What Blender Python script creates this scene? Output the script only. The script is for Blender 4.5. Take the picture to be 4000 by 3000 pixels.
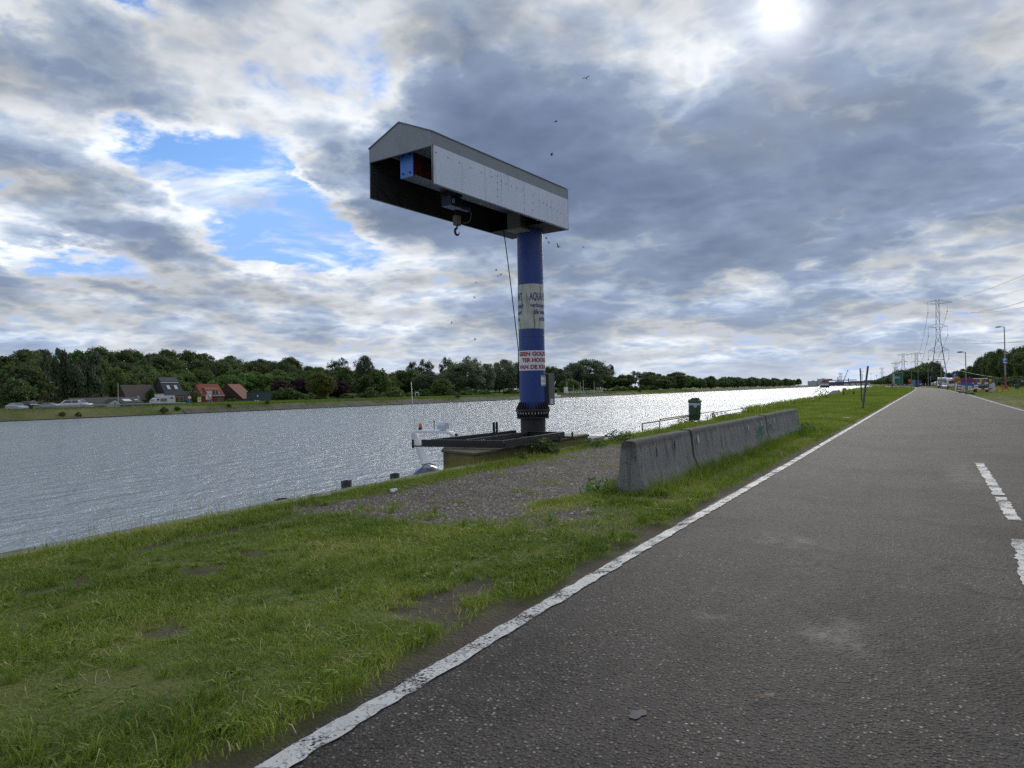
import bpy, bmesh, math, random
import numpy as np
from mathutils import Vector, Matrix
for o in list(bpy.data.objects): bpy.data.objects.remove(o)
SC = bpy.context.scene
COL = SC.collection
R = math.radians
rnd = random.Random(7)
rng = np.random.default_rng(11)

# ------------------------------------------------------------------ camera
CAM_H = 1.6
psi, pit, rol = R(28.5), R(0.49), R(1.0)
F0 = Vector((-math.sin(psi), math.cos(psi), 0)); R0 = Vector((math.cos(psi), math.sin(psi), 0)); UP = Vector((0, 0, 1))
Fv = F0 * math.cos(pit) + UP * math.sin(pit); U0 = UP * math.cos(pit) - F0 * math.sin(pit)
Uv = U0 * math.cos(rol) + R0 * math.sin(rol); Rv = R0 * math.cos(rol) - U0 * math.sin(rol)
cd = bpy.data.cameras.new('camera'); cam = bpy.data.objects.new('camera', cd); COL.objects.link(cam)
cd.sensor_width = 36; cd.lens = 25.2; cd.clip_start = 0.1; cd.clip_end = 20000
cam.matrix_world = Matrix(((Rv.x, Uv.x, -Fv.x, 0), (Rv.y, Uv.y, -Fv.y, 0), (Rv.z, Uv.z, -Fv.z, CAM_H), (0, 0, 0, 1)))
SC.camera = cam

# ------------------------------------------------------------------ world: sky + cloud deck
SUN_AZ, SUN_EL = -7.5, 25.6
W = bpy.data.worlds.new('World'); SC.world = W; W.use_nodes = True
nt = W.node_tree; nt.nodes.clear()
class NG:
    """small helper for wiring node trees"""
    def __init__(s, t): s.t = t
    def new(s, typ, **kw):
        n = s.t.nodes.new(typ)
        for k, v in kw.items(): setattr(n, k, v)
        return n
    def put(s, sock, v):
        if hasattr(v, 'is_output'): s.t.links.new(v, sock)
        elif v is not None: sock.default_value = v
    def m(s, op, a, b=None, c=None, clamp=False):
        n = s.new('ShaderNodeMath', operation=op, use_clamp=clamp)
        for i, v in enumerate((a, b, c)):
            if v is not None: s.put(n.inputs[i], v)
        return n.outputs[0]
    def vm(s, op, a, b=None, sc=None):
        n = s.new('ShaderNodeVectorMath', operation=op)
        s.put(n.inputs[0], a)
        if b is not None: s.put(n.inputs[1], b)
        if sc is not None: s.put(n.inputs[3], sc)
        return n.outputs['Value'] if op in ('DOT_PRODUCT', 'LENGTH', 'DISTANCE') else n.outputs[0]
    def xyz(s, a=0., b=0., c=0.):
        n = s.new('ShaderNodeCombineXYZ')
        for i, v in enumerate((a, b, c)): s.put(n.inputs[i], v)
        return n.outputs[0]
    def sep(s, v):
        n = s.new('ShaderNodeSeparateXYZ'); s.put(n.inputs[0], v); return n.outputs
    def noise(s, vec, scale, detail=4, rough=.5, dist=0., out='Fac', dims='3D'):
        n = s.new('ShaderNodeTexNoise', noise_dimensions=dims)
        s.put(n.inputs['Vector'], vec); s.put(n.inputs['Scale'], scale); n.inputs['Detail'].default_value = detail
        n.inputs['Roughness'].default_value = rough; n.inputs['Distortion'].default_value = dist
        return n.outputs[out]
    def vor(s, vec, scale, feature='F1', out='Distance', rand=1.):
        n = s.new('ShaderNodeTexVoronoi', feature=feature)
        s.put(n.inputs['Vector'], vec); n.inputs['Scale'].default_value = scale; n.inputs['Randomness'].default_value = rand
        return n.outputs[out]
    def mix(s, f, a, b, blend='MIX'):
        n = s.new('ShaderNodeMix', data_type='RGBA', blend_type=blend)
        s.put(n.inputs[0], f)
        for i, v in ((6, a), (7, b)):
            if isinstance(v, (tuple, list)) and len(v) == 3: v = (*v, 1)
            s.put(n.inputs[i], v)
        return n.outputs[2]
    def ramp(s, f, stops, interp='LINEAR'):
        n = s.new('ShaderNodeValToRGB'); cr = n.color_ramp; cr.interpolation = interp
        while len(cr.elements) < len(stops): cr.elements.new(.5)
        for e, (p, c) in zip(cr.elements, stops):
            e.position = p; e.color = (*c, 1) if isinstance(c, (tuple, list)) else (c, c, c, 1)
        s.put(n.inputs[0], f); return n.outputs[0]
    def mr(s, v, a, b, c=0., d=1., smooth=False):
        n = s.new('ShaderNodeMapRange', interpolation_type='SMOOTHSTEP' if smooth else 'LINEAR')
        for i, x in enumerate((v, a, b, c, d)): s.put(n.inputs[i], x)
        return n.outputs[0]
g = NG(nt)
D = g.new('ShaderNodeTexCoord').outputs['Generated']
x, y, z = g.sep(D)
az = g.m('MULTIPLY', g.m('ARCTAN2', x, y), 57.2958); el = g.m('MULTIPLY', g.m('ARCSINE', z), 57.2958)
zz = g.m('ADD', g.m('MAXIMUM', z, 0.), .20)
uv = g.xyz(g.m('DIVIDE', x, zz), g.m('DIVIDE', y, zz), 0.)
wn = g.noise(uv, 2.2, 6, .62, 0, 'Color'); wn = g.vm('SUBTRACT', wn, (.5, .5, .5)); wx, wy, wz = g.sep(wn)
azw = g.m('ADD', az, g.m('MULTIPLY', wx, 17.)); elw = g.m('ADD', el, g.m('MULTIPLY', wy, 9.5))
n1 = g.noise(uv, 1.2, 9, .54, .2)
off = (math.sin(R(SUN_AZ)) * .07, math.cos(R(SUN_AZ)) * .07, 0)
n1s = g.noise(g.vm('SCALE', uv, None, .93), 1.2, 5, .54, .2)
n2 = g.noise(uv, 4.6, 6, .6, .15)
tau = g.m('ADD', g.m('MULTIPLY', g.m('SUBTRACT', n1, .5), 2.5), g.m('MULTIPLY', g.m('SUBTRACT', n2, .5), .5))
n3 = g.m('ABSOLUTE', g.m('MULTIPLY_ADD', g.noise(uv, 4.2, 2, .5, .3), 2., -1.)); n4 = g.m('ABSOLUTE', g.m('MULTIPLY_ADD', g.noise(uv, 10.5, 3, .55, .3), 2., -1.))
bil = g.m('ADD', g.m('MULTIPLY', n3, .75), g.m('MULTIPLY', n4, .32))          # rounded cauliflower heads
tau = g.m('ADD', tau, g.m('MULTIPLY', bil, .85))
tau = g.m('ADD', tau, g.m('ADD', .19, g.m('MULTIPLY', g.m('EXPONENT', g.m('MULTIPLY', g.m('MAXIMUM', el, 0.), -.16)), .10)))
BLOBS = [(-51, 15.6, 5.5, 2.9, -.8), (-55, 18.3, 3.5, 1.6, -.6), (-45.5, 12.6, 3.0, 2.0, -.8), (-60, 9.8, 5, 1.0, -.7), (-56, 26.5, 3.2, 1.3, -1.0), (-64, 25, 2.5, 1.6, -.7),
         (-32, 23, 8, 4.5, .55), (-28, 17.5, 8, 4.5, .5), (-37.5, 15.5, 3, 3.5, .45), (-11, 9.8, 8, 1.7, .5), (-1, 15.3, 8, 3.5, .55), (-15, 15, 7, 3, .5), (-22, 20, 8, 4, .3), (-50, 23, 4, 2, -.15), (-57, 21.3, 6, 1.8, .2), (-44.5, 15.3, 1.6, .8, .45),
         (-60, 13, 4.5, 1.8, .15), (-40.5, 25, 2.5, 2.5, -.18), (-7.5, 26, 5, 3.5, .16), (-15, 24, 3.5, 2, -.2), (-41, 21.5, 2, 2, -.12), (-20, 12, 7, 1.5, -.25), (0, 9.5, 5, 2.0, -.22), (-40, 10.5, 6, 1.2, -.2), (-30, 9, 5, 1.4, -.15)]
for (a, e, sa, se, amp) in BLOBS:
    da = g.m('DIVIDE', g.m('SUBTRACT', azw, float(a)), float(sa)); de = g.m('DIVIDE', g.m('SUBTRACT', elw, float(e)), float(se))
    d2 = g.m('ADD', g.m('MULTIPLY', da, da), g.m('MULTIPLY', de, de))
    tau = g.m('MULTIPLY_ADD', g.m('EXPONENT', g.m('MULTIPLY', d2, -.7)), float(amp), tau)
alpha = g.mr(tau, -.24, .16, 0, 1, True)
alpha = g.m('MAXIMUM', alpha, g.m('MULTIPLY', g.mr(g.noise(uv, 2.6, 8, .62, .6), .47, .66, 0, 1, True), .75))      # thin veils drifting through the gaps
ccol = g.ramp(g.m('MULTIPLY', tau, .8), [(0, (.86, .88, .90)), (.14, (.74, .77, .81)), (.27, (.44, .51, .62)), (.45, (.235, .30, .43)), (.72, (.165, .22, .335)), (1, (.12, .165, .265))])
lit = g.m('MULTIPLY', g.m('SUBTRACT', g.m('ADD', n1, g.m('MULTIPLY', bil, .12)), g.m('ADD', n1s, .05)), 3.6)
lit = g.m('ADD', 1., g.m('MULTIPLY', g.m('MAXIMUM', g.m('MINIMUM', lit, .6), -.4), g.mr(tau, .25, .95, 1., .3)))
ccol = g.vm('SCALE', ccol, None, lit)
# light of the veiled sun spreading through the thin parts of the deck
sd = (math.sin(R(SUN_AZ)) * math.cos(R(SUN_EL)), math.cos(R(SUN_AZ)) * math.cos(R(SUN_EL)), math.sin(R(SUN_EL)))
cs = g.m('MAXIMUM', g.vm('DOT_PRODUCT', D, sd), 0.)
thin = g.mr(tau, .1, .9, 1., .35)
glow = g.m('ADD', g.m('MULTIPLY', g.m('MULTIPLY', g.m('POWER', cs, 1800.), 1.2), g.mr(n2, .3, .65, .35, 1.2)), g.m('ADD', g.m('MULTIPLY', g.m('POWER', cs, 300.), .13), g.m('MULTIPLY', g.m('POWER', cs, 22.), .08)))
ccol = g.vm('ADD', ccol, g.vm('SCALE', (1., .97, .9), None, g.m('MULTIPLY', glow, thin)))
hz = g.m('EXPONENT', g.m('MULTIPLY', g.m('MAXIMUM', el, 0.), -.38))
ccol = g.mix(g.m('MULTIPLY', hz, .75), ccol, (.62, .68, .77))
alpha = g.m('MAXIMUM', alpha, g.m('MULTIPLY', hz, .9))
sky = g.new('ShaderNodeTexSky', sky_type='NISHITA', sun_disc=False, sun_elevation=R(SUN_EL), sun_rotation=R(SUN_AZ), altitude=50., air_density=1., dust_density=.6, ozone_density=2.5)
bg1 = g.new('ShaderNodeBackground'); g.put(bg1.inputs[0], g.vm('MINIMUM', g.vm('MULTIPLY', sky.outputs[0], (.72, .94, 1.22)), (2.4, 4.3, 8.3))); bg1.inputs[1].default_value = .10
bg2 = g.new('ShaderNodeBackground'); g.put(bg2.inputs[0], ccol); bg2.inputs[1].default_value = .90
mx = g.new('ShaderNodeMixShader'); g.put(mx.inputs[0], alpha); g.put(mx.inputs[1], bg1.outputs[0]); g.put(mx.inputs[2], bg2.outputs[0])
g.put(g.new('ShaderNodeOutputWorld').inputs[0], mx.outputs[0])
W.cycles.sampling_method = 'MANUAL'; W.cycles.sample_map_resolution = 512

# ------------------------------------------------------------------ sun (veiled by cloud) and exposure
sl = bpy.data.lights.new('sun', 'SUN'); sl.energy = 1.3; sl.angle = R(32); sl.color = (1., .95, .86)
so = bpy.data.objects.new('sun', sl); COL.objects.link(so); so.location = (0, 0, 60)
so.rotation_euler = Vector(sd).to_track_quat('Z', 'Y').to_euler()
vs = SC.view_settings; vs.view_transform = 'Standard'; vs.look = 'None'; vs.exposure = 0.36; vs.gamma = 1.0; vs.use_curve_mapping = False
SC.cycles.use_denoising = False
SC.cycles.max_bounces = 6; SC.cycles.transparent_max_bounces = 12

# ------------------------------------------------------------------ helpers: meshes and objects
class MB:
    """collects shapes and links them as one mesh object"""
    def __init__(s): s.v = []; s.f = []; s.sm = []; s.mi = []; s.cur = 0
    def add(s, vs, fs, smooth=False, M=None):
        o = len(s.v)
        if M is not None: vs = [tuple(M @ Vector(p)) for p in vs]
        s.v += [tuple(p) for p in vs]
        for f in fs: s.f.append(tuple(i + o for i in f)); s.sm.append(smooth); s.mi.append(s.cur)
        return s
    def box(s, c, d, rz=0, M=None, tilt=None):
        x, y, z = d[0] / 2, d[1] / 2, d[2] / 2
        vs = [(-x, -y, -z), (x, -y, -z), (x, y, -z), (-x, y, -z), (-x, -y, z), (x, -y, z), (x, y, z), (-x, y, z)]
        T = Matrix.Translation(c) @ Matrix.Rotation(rz, 4, 'Z')
        if tilt: T = T @ Matrix.Rotation(tilt[1], 4, tilt[0])
        if M is not None: T = M @ T
        return s.add(vs, [(0, 3, 2, 1), (4, 5, 6, 7), (0, 1, 5, 4), (1, 2, 6, 5), (2, 3, 7, 6), (3, 0, 4, 7)], False, T)
    def cone(s, p, q, r0, r1=None, n=12, cap=True, smooth=True, a0=0.):
        r1 = r0 if r1 is None else r1
        p, q = Vector(p), Vector(q); ax = (q - p)
        if ax.length < 1e-9: return s
        ax.normalize(); t = Vector((1, 0, 0)) if abs(ax.x) < .9 else Vector((0, 1, 0))
        u = ax.cross(t).normalized(); w = ax.cross(u)
        vs = []
        for c, r in ((p, r0), (q, r1)):
            for i in range(n):
                a = a0 + 2 * math.pi * i / n; vs.append(c + (u * math.cos(a) + w * math.sin(a)) * r)
        s.add(vs, [(i, (i + 1) % n, n + (i + 1) % n, n + i) for i in range(n)], smooth)
        if cap:
            o = len(s.v)
            s.v += [tuple(v) for v in vs]
            s.f.append(tuple(o + i for i in range(n - 1, -1, -1))); s.f.append(tuple(o + n + i for i in range(n))); s.sm += [False, False]; s.mi += [s.cur] * 2
        return s
    def tube(s, pts, r, n=8, cap=True):
        pts = [Vector(p) for p in pts]; k = len(pts); vs = []
        rr = r if isinstance(r, (list, tuple)) else [r] * k
        u = None
        for i, p in enumerate(pts):
            d = (pts[min(i + 1, k - 1)] - pts[max(i - 1, 0)]).normalized()
            if u is None:
                t = Vector((0, 0, 1)) if abs(d.z) < .9 else Vector((1, 0, 0)); u = d.cross(t).normalized()
            else: u = (u - d * u.dot(d)).normalized()
            w = d.cross(u)
            for j in range(n):
                a = 2 * math.pi * j / n; vs.append(p + (u * math.cos(a) + w * math.sin(a)) * rr[i])
        fs = [(i * n + j, i * n + (j + 1) % n, (i + 1) * n + (j + 1) % n, (i + 1) * n + j) for i in range(k - 1) for j in range(n)]
        if cap: fs += [tuple(range(n - 1, -1, -1)), tuple((k - 1) * n + j for j in range(n))]
        return s.add(vs, fs, True)
    def lathe(s, prof, c=(0, 0, 0), n=24, smooth=True):
        k = len(prof); vs = []
        for (r, z) in prof:
            for j in range(n):
                a = 2 * math.pi * j / n; vs.append((c[0] + r * math.cos(a), c[1] + r * math.sin(a), c[2] + z))
        return s.add(vs, [(i * n + j, i * n + (j + 1) % n, (i + 1) * n + (j + 1) % n, (i + 1) * n + j) for i in range(k - 1) for j in range(n)], smooth)
    def prism(s, poly, a, b, axis='x', M=None, smooth=False):
        """poly in the plane across the axis, extruded from a to b"""
        n = len(poly)
        def P(u, v, t): return {'x': (t, u, v), 'y': (u, t, v), 'z': (u, v, t)}[axis]
        vs = [P(u, v, a) for u, v in poly] + [P(u, v, b) for u, v in poly]
        fs = [(i, (i + 1) % n, n + (i + 1) % n, n + i) for i in range(n)] + [tuple(range(n - 1, -1, -1)), tuple(range(n, 2 * n))]
        return s.add(vs, fs, smooth, M)
    def sphere(s, c, r, n=10, m=6):
        r = (r, r, r) if not isinstance(r, (tuple, list)) else r
        vs = []
        for i in range(m + 1):
            t = math.pi * i / m
            for j in range(n):
                a = 2 * math.pi * j / n
                vs.append((c[0] + r[0] * math.sin(t) * math.cos(a), c[1] + r[1] * math.sin(t) * math.sin(a), c[2] + r[2] * math.cos(t)))
        return s.add(vs, [(i * n + j, (i + 1) * n + j, (i + 1) * n + (j + 1) % n, i * n + (j + 1) % n) for i in range(m) for j in range(n)], True)
    def mesh(s, name, mats):
        me = bpy.data.meshes.new(name); me.from_pydata(s.v, [], s.f)
        for m in (mats if isinstance(mats, (list, tuple)) else [mats]): me.materials.append(m)
        me.polygons.foreach_set('use_smooth', s.sm); me.polygons.foreach_set('material_index', s.mi); me.update()
        bm = bmesh.new(); bm.from_mesh(me); bmesh.ops.recalc_face_normals(bm, faces=bm.faces); bm.to_mesh(me); bm.free()
        return me
    def build(s, name, mats, parent=None, bevel=0):
        o = bpy.data.objects.new(name, s.mesh(name, mats)); COL.objects.link(o)
        if parent: o.parent = parent
        if bevel:
            b = o.modifiers.new('bevel', 'BEVEL'); b.width = bevel; b.segments = 2; b.limit_method = 'ANGLE'
        return o
def tag(o, label=None, cat=None, group=None, kind=None):
    for k, v in (('label', label), ('category', cat), ('group', group), ('kind', kind)):
        if v: o[k] = v
    return o
def thing(name, label, cat, loc=(0, 0, 0), rz=0., group=None, tilt=None):
    o = bpy.data.objects.new(name, None); COL.objects.link(o); o.location = loc; o.rotation_euler = (tilt[0] if tilt else 0, tilt[1] if tilt else 0, rz)
    o.empty_display_size = .3
    return tag(o, label, cat, group)
def share(name, me, parent=None, loc=None, rot=None, scale=None):
    o = bpy.data.objects.new(name, me); COL.objects.link(o)
    if parent: o.parent = parent
    if loc is not None: o.location = loc
    if rot is not None: o.rotation_euler = rot
    if scale is not None: o.scale = scale
    return o
def copy_tree(o, parent=None):
    c = o.copy(); COL.objects.link(c); c.parent = parent
    for ch in [q for q in bpy.data.objects if q.parent == o]: copy_tree(ch, c)
    return c
def text_mesh(body, size, offset=0., xs=1., align='LEFT'):
    """flat lettering as (verts, faces), made from Blender's built-in font"""
    cu = bpy.data.curves.new('lettering', 'FONT'); cu.body = body; cu.size = size; cu.offset = offset; cu.align_x = align; cu.resolution_u = 3
    ob = bpy.data.objects.new('lettering', cu); COL.objects.link(ob)
    dg = bpy.context.evaluated_depsgraph_get(); me = ob.evaluated_get(dg).to_mesh()
    vs = [(v.co.x * xs, v.co.y) for v in me.vertices]; fs = [tuple(p.vertices) for p in me.polygons]
    ob.evaluated_get(dg).to_mesh_clear(); bpy.data.objects.remove(ob); bpy.data.curves.remove(cu)
    return vs, fs

# ------------------------------------------------------------------ materials
MATS = {}
def newmat(name):
    m = bpy.data.materials.new(name); m.use_nodes = True; t = m.node_tree; t.nodes.clear(); G = NG(t)
    out = G.new('ShaderNodeOutputMaterial'); bs = G.new('ShaderNodeBsdfPrincipled'); G.put(out.inputs[0], bs.outputs[0])
    return m, G, bs, out
def pm(name, col, rough=.6, metal=0., var=.12, scale=3., bump=0., bscale=40., dirt=None, dscale=2., dlo=.5, dhi=.72, spec=.5, stretch=(1, 1, 1), emit=None, coat=0.):
    """plain procedural material: base colour with mottling, optional dirt layer and fine relief"""
    if name in MATS: return MATS[name]
    m, G, bs, out = newmat(name)
    P = G.new('ShaderNodeTexCoord').outputs['Object']
    if stretch != (1, 1, 1): P = G.vm('MULTIPLY', P, stretch)
    n = G.noise(P, scale, 6, .6)
    c = G.mix(n, tuple(v * (1 - var * 1.6) for v in col), tuple(min(1, v * (1 + var * 1.6)) for v in col))
    if dirt:
        dn = G.mr(G.noise(P, dscale, 8, .65), dlo, dhi, 0, 1, True); c = G.mix(dn, c, dirt)
    G.put(bs.inputs['Base Color'], c)
    G.put(bs.inputs['Roughness'], G.mr(n, .3, .7, max(.02, rough - .08), min(1, rough + .08)))
    bs.inputs['Metallic'].default_value = metal; bs.inputs['Specular IOR Level'].default_value = spec
    if coat: bs.inputs['Coat Weight'].default_value = coat
    if emit: bs.inputs['Emission Color'].default_value = (*emit[0], 1); bs.inputs['Emission Strength'].default_value = emit[1]
    if bump:
        b = G.new('ShaderNodeBump'); b.inputs['Strength'].default_value = bump; b.inputs['Distance'].default_value = .02
        G.put(b.inputs['Height'], G.noise(P, bscale, 5, .6)); G.put(bs.inputs['Normal'], b.outputs[0])
    MATS[name] = m; return m
def glassmat(name='glass_dark', col=(.03, .035, .04)):
    return pm(name, col, .08, 0, .1, 2, spec=.8)
STEEL_BLACK = pm('black_steel', (.018, .018, .02), .55, .2, .3, 6, .25, 60, (.05, .032, .022), 5, .55, .75)
GALV = pm('galvanised', (.30, .32, .34), .45, .6, .15, 8)
WHITE = pm('white_gelcoat', (.72, .74, .76), .3, 0, .05, 3, dirt=(.45, .45, .42), dscale=4, dlo=.55, dhi=.85)
RUBBER = pm('rubber', (.015, .015, .016), .7, 0, .2, 10)
GLASS = glassmat()

# numpy value noise, for layout of ground cover
_tab = np.random.default_rng(3).random((256, 256))
def vnoise(x, y):
    xi = np.floor(x).astype(int); yi = np.floor(y).astype(int); fx = x - xi; fy = y - yi
    fx = fx * fx * (3 - 2 * fx); fy = fy * fy * (3 - 2 * fy)
    a = _tab[xi & 255, yi & 255]; b = _tab[(xi + 1) & 255, yi & 255]; c = _tab[xi & 255, (yi + 1) & 255]; d = _tab[(xi + 1) & 255, (yi + 1) & 255]
    return (a * (1 - fx) + b * fx) * (1 - fy) + (c * (1 - fx) + d * fx) * fy
def fbm(x, y, o=4):
    s = 0; a = .5; t = 0
    for i in range(o): s = s + a * vnoise(x * 2 ** i + 17 * i, y * 2 ** i + 31 * i); t += a; a *= .5
    return s / t
def sst(a, b, x):
    t = np.clip((x - a) / (b - a), 0, 1); return t * t * (3 - 2 * t)

# ------------------------------------------------------------------ the setting: banks, canal, road
WZ = -2.4                                    # water level
_ey = [-200, 25, 250, 400, 620, 1300, 1980, 2840, 6000]; _ex = [-8.1, -8.1, -8.1, -8.6, -13, -40, -73, -100, -300]
def edge_x(y): return np.interp(y, _ey, _ex)
_ry = [-40, 2.2, 6.6, 15.7, 41, 80, 163, 230, 275, 330, 420, 600]; _rl = [-2.7, -2.48, -2.39, -2.11, -1.42, -.35, 2.0, 3.6, 3.9, 1.0, -8, -30]
def road_l(y): return np.interp(y, _ry, _rl)
_rry = [-40, 20, 47.5, 64, 108, 160, 230, 275, 330, 420, 600]; _rrr = [5.0, 5.55, 5.84, 6.23, 7.5, 8.3, 9.0, 8.4, 5.2, -3, -25]
def road_r(y): return np.interp(y, _rry, _rrr)

def gravel_mask(x, y):
    n = fbm(x * 1.1, y * 1.1) - .5; n2 = fbm(x * 3.1 + 9, y * 3.1) - .5
    w = n * 1.1 + n2 * .5
    core = sst(6.9, 7.5, y + w * .7) * (1 - sst(20.5, 22.5, y + w)) * sst(-7.55, -7.2, x + w * .3) * (1 - sst(-4.6, -4.1, x + w * .5))
    throat = sst(6.9, 7.5, y + w * .7) * (1 - sst(8.8, 9.8, y + w)) * sst(-4.9, -4.2, x) * (1 - sst(-2.9, -2.55, x + w * .3)) * .75
    return np.clip(np.maximum(core, throat), 0, 1)
def dirt_mask(x, y):
    n = fbm(x * 2.3 + 5, y * 2.3) - .5; n2 = fbm(x * .9, y * .6 + 3) - .5
    path = np.exp(-((x + 6.95 + n * .35) / (.16 + .35 * np.clip(n2 + .15, 0, 1))) ** 2) * sst(-.12, .12, n2 + .05) * (1 - sst(8, 9, y))
    rl = road_l(y)
    strip = 1 - sst(.05, .36, (rl - x) - .02 - n * .75)
    strip = np.where(y > 9.5, 1 - sst(.05, .22, (rl - x) - .1 - n * .2), strip)
    patch = sst(.15, .21, fbm(x * 1.6 + 40, y * 1.6 + 7, 5) - .5) * .95
    return np.clip(np.maximum(np.maximum(path, strip), patch), 0, 1)
def grass_density(x, y):
    d = (1 - gravel_mask(x, y)) * (1 - dirt_mask(x, y))
    tuft = sst(.60, .70, fbm(x * 1.7 + 3, y * 1.7)) * .28
    d = np.maximum(d, tuft * gravel_mask(x, y))
    d = d * (1 - sst(-.05, .05, x - road_l(y) + .12))
    d = d * sst(.05, .3, x - edge_x(y) - .12)
    onp = (y > 12.2) & (y < 19.6) & (x < -7.95)
    return np.where(onp, 0, d)

def grid_mesh(name, X, Y, Z, mat, attrs=None):
    ny, nx = X.shape
    me = bpy.data.meshes.new(name)
    co = np.stack([X, Y, Z], -1).reshape(-1, 3).astype(np.float32)
    i = np.arange(ny * nx).reshape(ny, nx)
    q = np.stack([i[:-1, :-1], i[:-1, 1:], i[1:, 1:], i[1:, :-1]], -1).reshape(-1, 4)
    me.vertices.add(len(co)); me.vertices.foreach_set('co', co.ravel()); me.loops.add(q.size); me.loops.foreach_set('vertex_index', q.ravel().astype(np.int32))
    me.polygons.add(len(q)); me.polygons.foreach_set('loop_start', np.arange(len(q), dtype=np.int32) * 4)
    me.materials.append(mat); me.update(calc_edges=True); me.validate()
    for k, a in (attrs or {}).items():
        at = me.attributes.new(k, 'FLOAT', 'POINT'); at.data.foreach_set('value', a.ravel().astype(np.float32))
    me.polygons.foreach_set('use_smooth', np.ones(len(q), dtype=bool))
    o = bpy.data.objects.new(name, me); COL.objects.link(o); return o

# ground material: soil, gravel and turf by where each one lies
m, G, bs, out = newmat('bank_ground'); MG = m
P = G.new('ShaderNodeTexCoord').outputs['Object']
def A(nm): n = G.new('ShaderNodeAttribute', attribute_name=nm); return n.outputs['Fac']
soil = G.mix(G.noise(P, 9, 8, .65), (.045, .037, .030), (.115, .095, .076))
vc = G.vor(P, 42, 'F1', 'Color'); vd = G.vor(P, 42, 'F1', 'Distance')
stone = G.ramp(G.sep(vc)[0], [(0, (.07, .060, .048)), (.35, (.145, .125, .103)), (.7, (.23, .20, .165)), (1, (.40, .37, .31))])
stone = G.mix(G.mr(vd, .25, .62, 0, .85), stone, (.05, .045, .04))
stone = G.mix(G.mr(G.noise(P, 1.5, 5, .6), .45, .7, 0, .7), stone, soil)
turf = G.mix(G.noise(P, 4, 7, .7), (.075, .095, .022), (.165, .19, .05))
turf = G.mix(G.mr(G.noise(P, .35, 5, .6), .45, .7, 0, .55), turf, (.14, .13, .05))
c = G.mix(A('gravel'), soil, stone); c = G.mix(A('grass'), c, turf)
G.put(bs.inputs['Base Color'], c); bs.inputs['Roughness'].default_value = .9; bs.inputs['Specular IOR Level'].default_value = .2
b = G.new('ShaderNodeBump'); b.inputs['Strength'].default_value = .9; b.inputs['Distance'].default_value = .02
G.put(b.inputs['Height'], G.m('ADD', G.m('MULTIPLY', vd, -.8), G.noise(P, 30, 6, .7))); G.put(bs.inputs['Normal'], b.outputs[0])

ys = np.concatenate([np.arange(-40, -2, 2.), np.arange(-2, 32, .16), 32 * 1.045 ** np.arange(0, 105)]); ys = ys[ys < 5200]
xs = np.concatenate([[-8.1, -7.95], np.arange(-7.8, -2.0, .14), np.arange(-2, 7, .8), [8, 10, 13, 17, 22, 30, 45, 80, 160, 400, 1200, 4000]])
XX, YY = np.meshgrid(xs, ys)
wgt = np.clip((0 - XX) / 8.1, 0, 1)
XX = XX + (edge_x(YY) + 8.1) * wgt
lump = (fbm(XX * .8, YY * .8) - .5) * .07 + (fbm(XX * 4, YY * 4) - .5) * .025
gm = gravel_mask(XX, YY); dm = dirt_mask(XX, YY); gr = (1 - gm) * (1 - dm); gr = np.where(YY > 40, (1 - gm) * np.clip(1 - .6 * dm, 0, 1), gr)
ZZ = lump * .8 - .025 + .03 * gr
kr = sst(-.5, -.16, XX - road_l(YY)) * (1 - sst(.35, 1.2, XX - road_r(YY))); ZZ = ZZ * (1 - kr) - .06 * kr
ZZ[:, 0] = -.02; ZZ[:, 1] = -.02
near_bank = grid_mesh('ground', XX, YY, ZZ, MG, {'gravel': gm, 'grass': gr}); tag(near_bank, kind='structure')

# quay wall below the grass edge: concrete face with a cap
QC = pm('quay_concrete', (.21, .20, .18), .85, 0, .25, 2.2, .5, 30, (.06, .065, .03), 1.6, .45, .7)
q = MB()
yq = [-40, 0, 12, 25, 60, 120, 250, 400, 620, 1300, 1980, 2840]
for a, bq in zip(yq[:-1], yq[1:]):
    xa, xb = float(edge_x(a)), float(edge_x(bq))
    q.add([(xa - .14, a, .005), (xa + .16, a, .005), (xb + .16, bq, .005), (xb - .14, bq, .005), (xa - .14, a, -3.2), (xb - .14, bq, -3.2), (xa + .16, a, -.12), (xb + .16, bq, -.12)],
          [(0, 1, 2, 3), (0, 3, 5, 4), (1, 6, 7, 2)])
quay = q.build('quay_wall', QC); tag(quay, 'long concrete quay wall edge dropping to the water with grass growing over it', 'quay wall')

# canal water
m, G, bs, out = newmat('canal_water'); MW = m
P = G.new('ShaderNodeTexCoord').outputs['Object']
bs.inputs['Base Color'].default_value = (.34, .39, .44, 1); bs.inputs['Roughness'].default_value = .12; bs.inputs['IOR'].default_value = 1.42
Pr = G.vm('MULTIPLY', P, (1., .45, 1.))
h = G.m('ADD', G.m('MULTIPLY', G.noise(Pr, .8, 4, .55, .3), 1.5), G.m('ADD', G.m('MULTIPLY', G.noise(Pr, 1.9, 4, .6, .4), .95), G.m('MULTIPLY', G.noise(P, 6., 3, .6), .26)))
calm = G.mr(G.noise(P, .018, 3, .5), .35, .65, .65, 1.25)
b = G.new('ShaderNodeBump'); G.put(b.inputs['Strength'], 1.); G.put(b.inputs['Distance'], .36); G.put(b.inputs['Height'], G.m('MULTIPLY', h, calm)); G.put(bs.inputs['Normal'], b.outputs[0])
w = MB(); w.add([(-1500, -300, WZ), (60, -300, WZ), (60, 6000, WZ), (-1500, 6000, WZ)], [(0, 1, 2, 3)])
wo = w.build('canal_water', MW); tag(wo, kind='structure')

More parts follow.
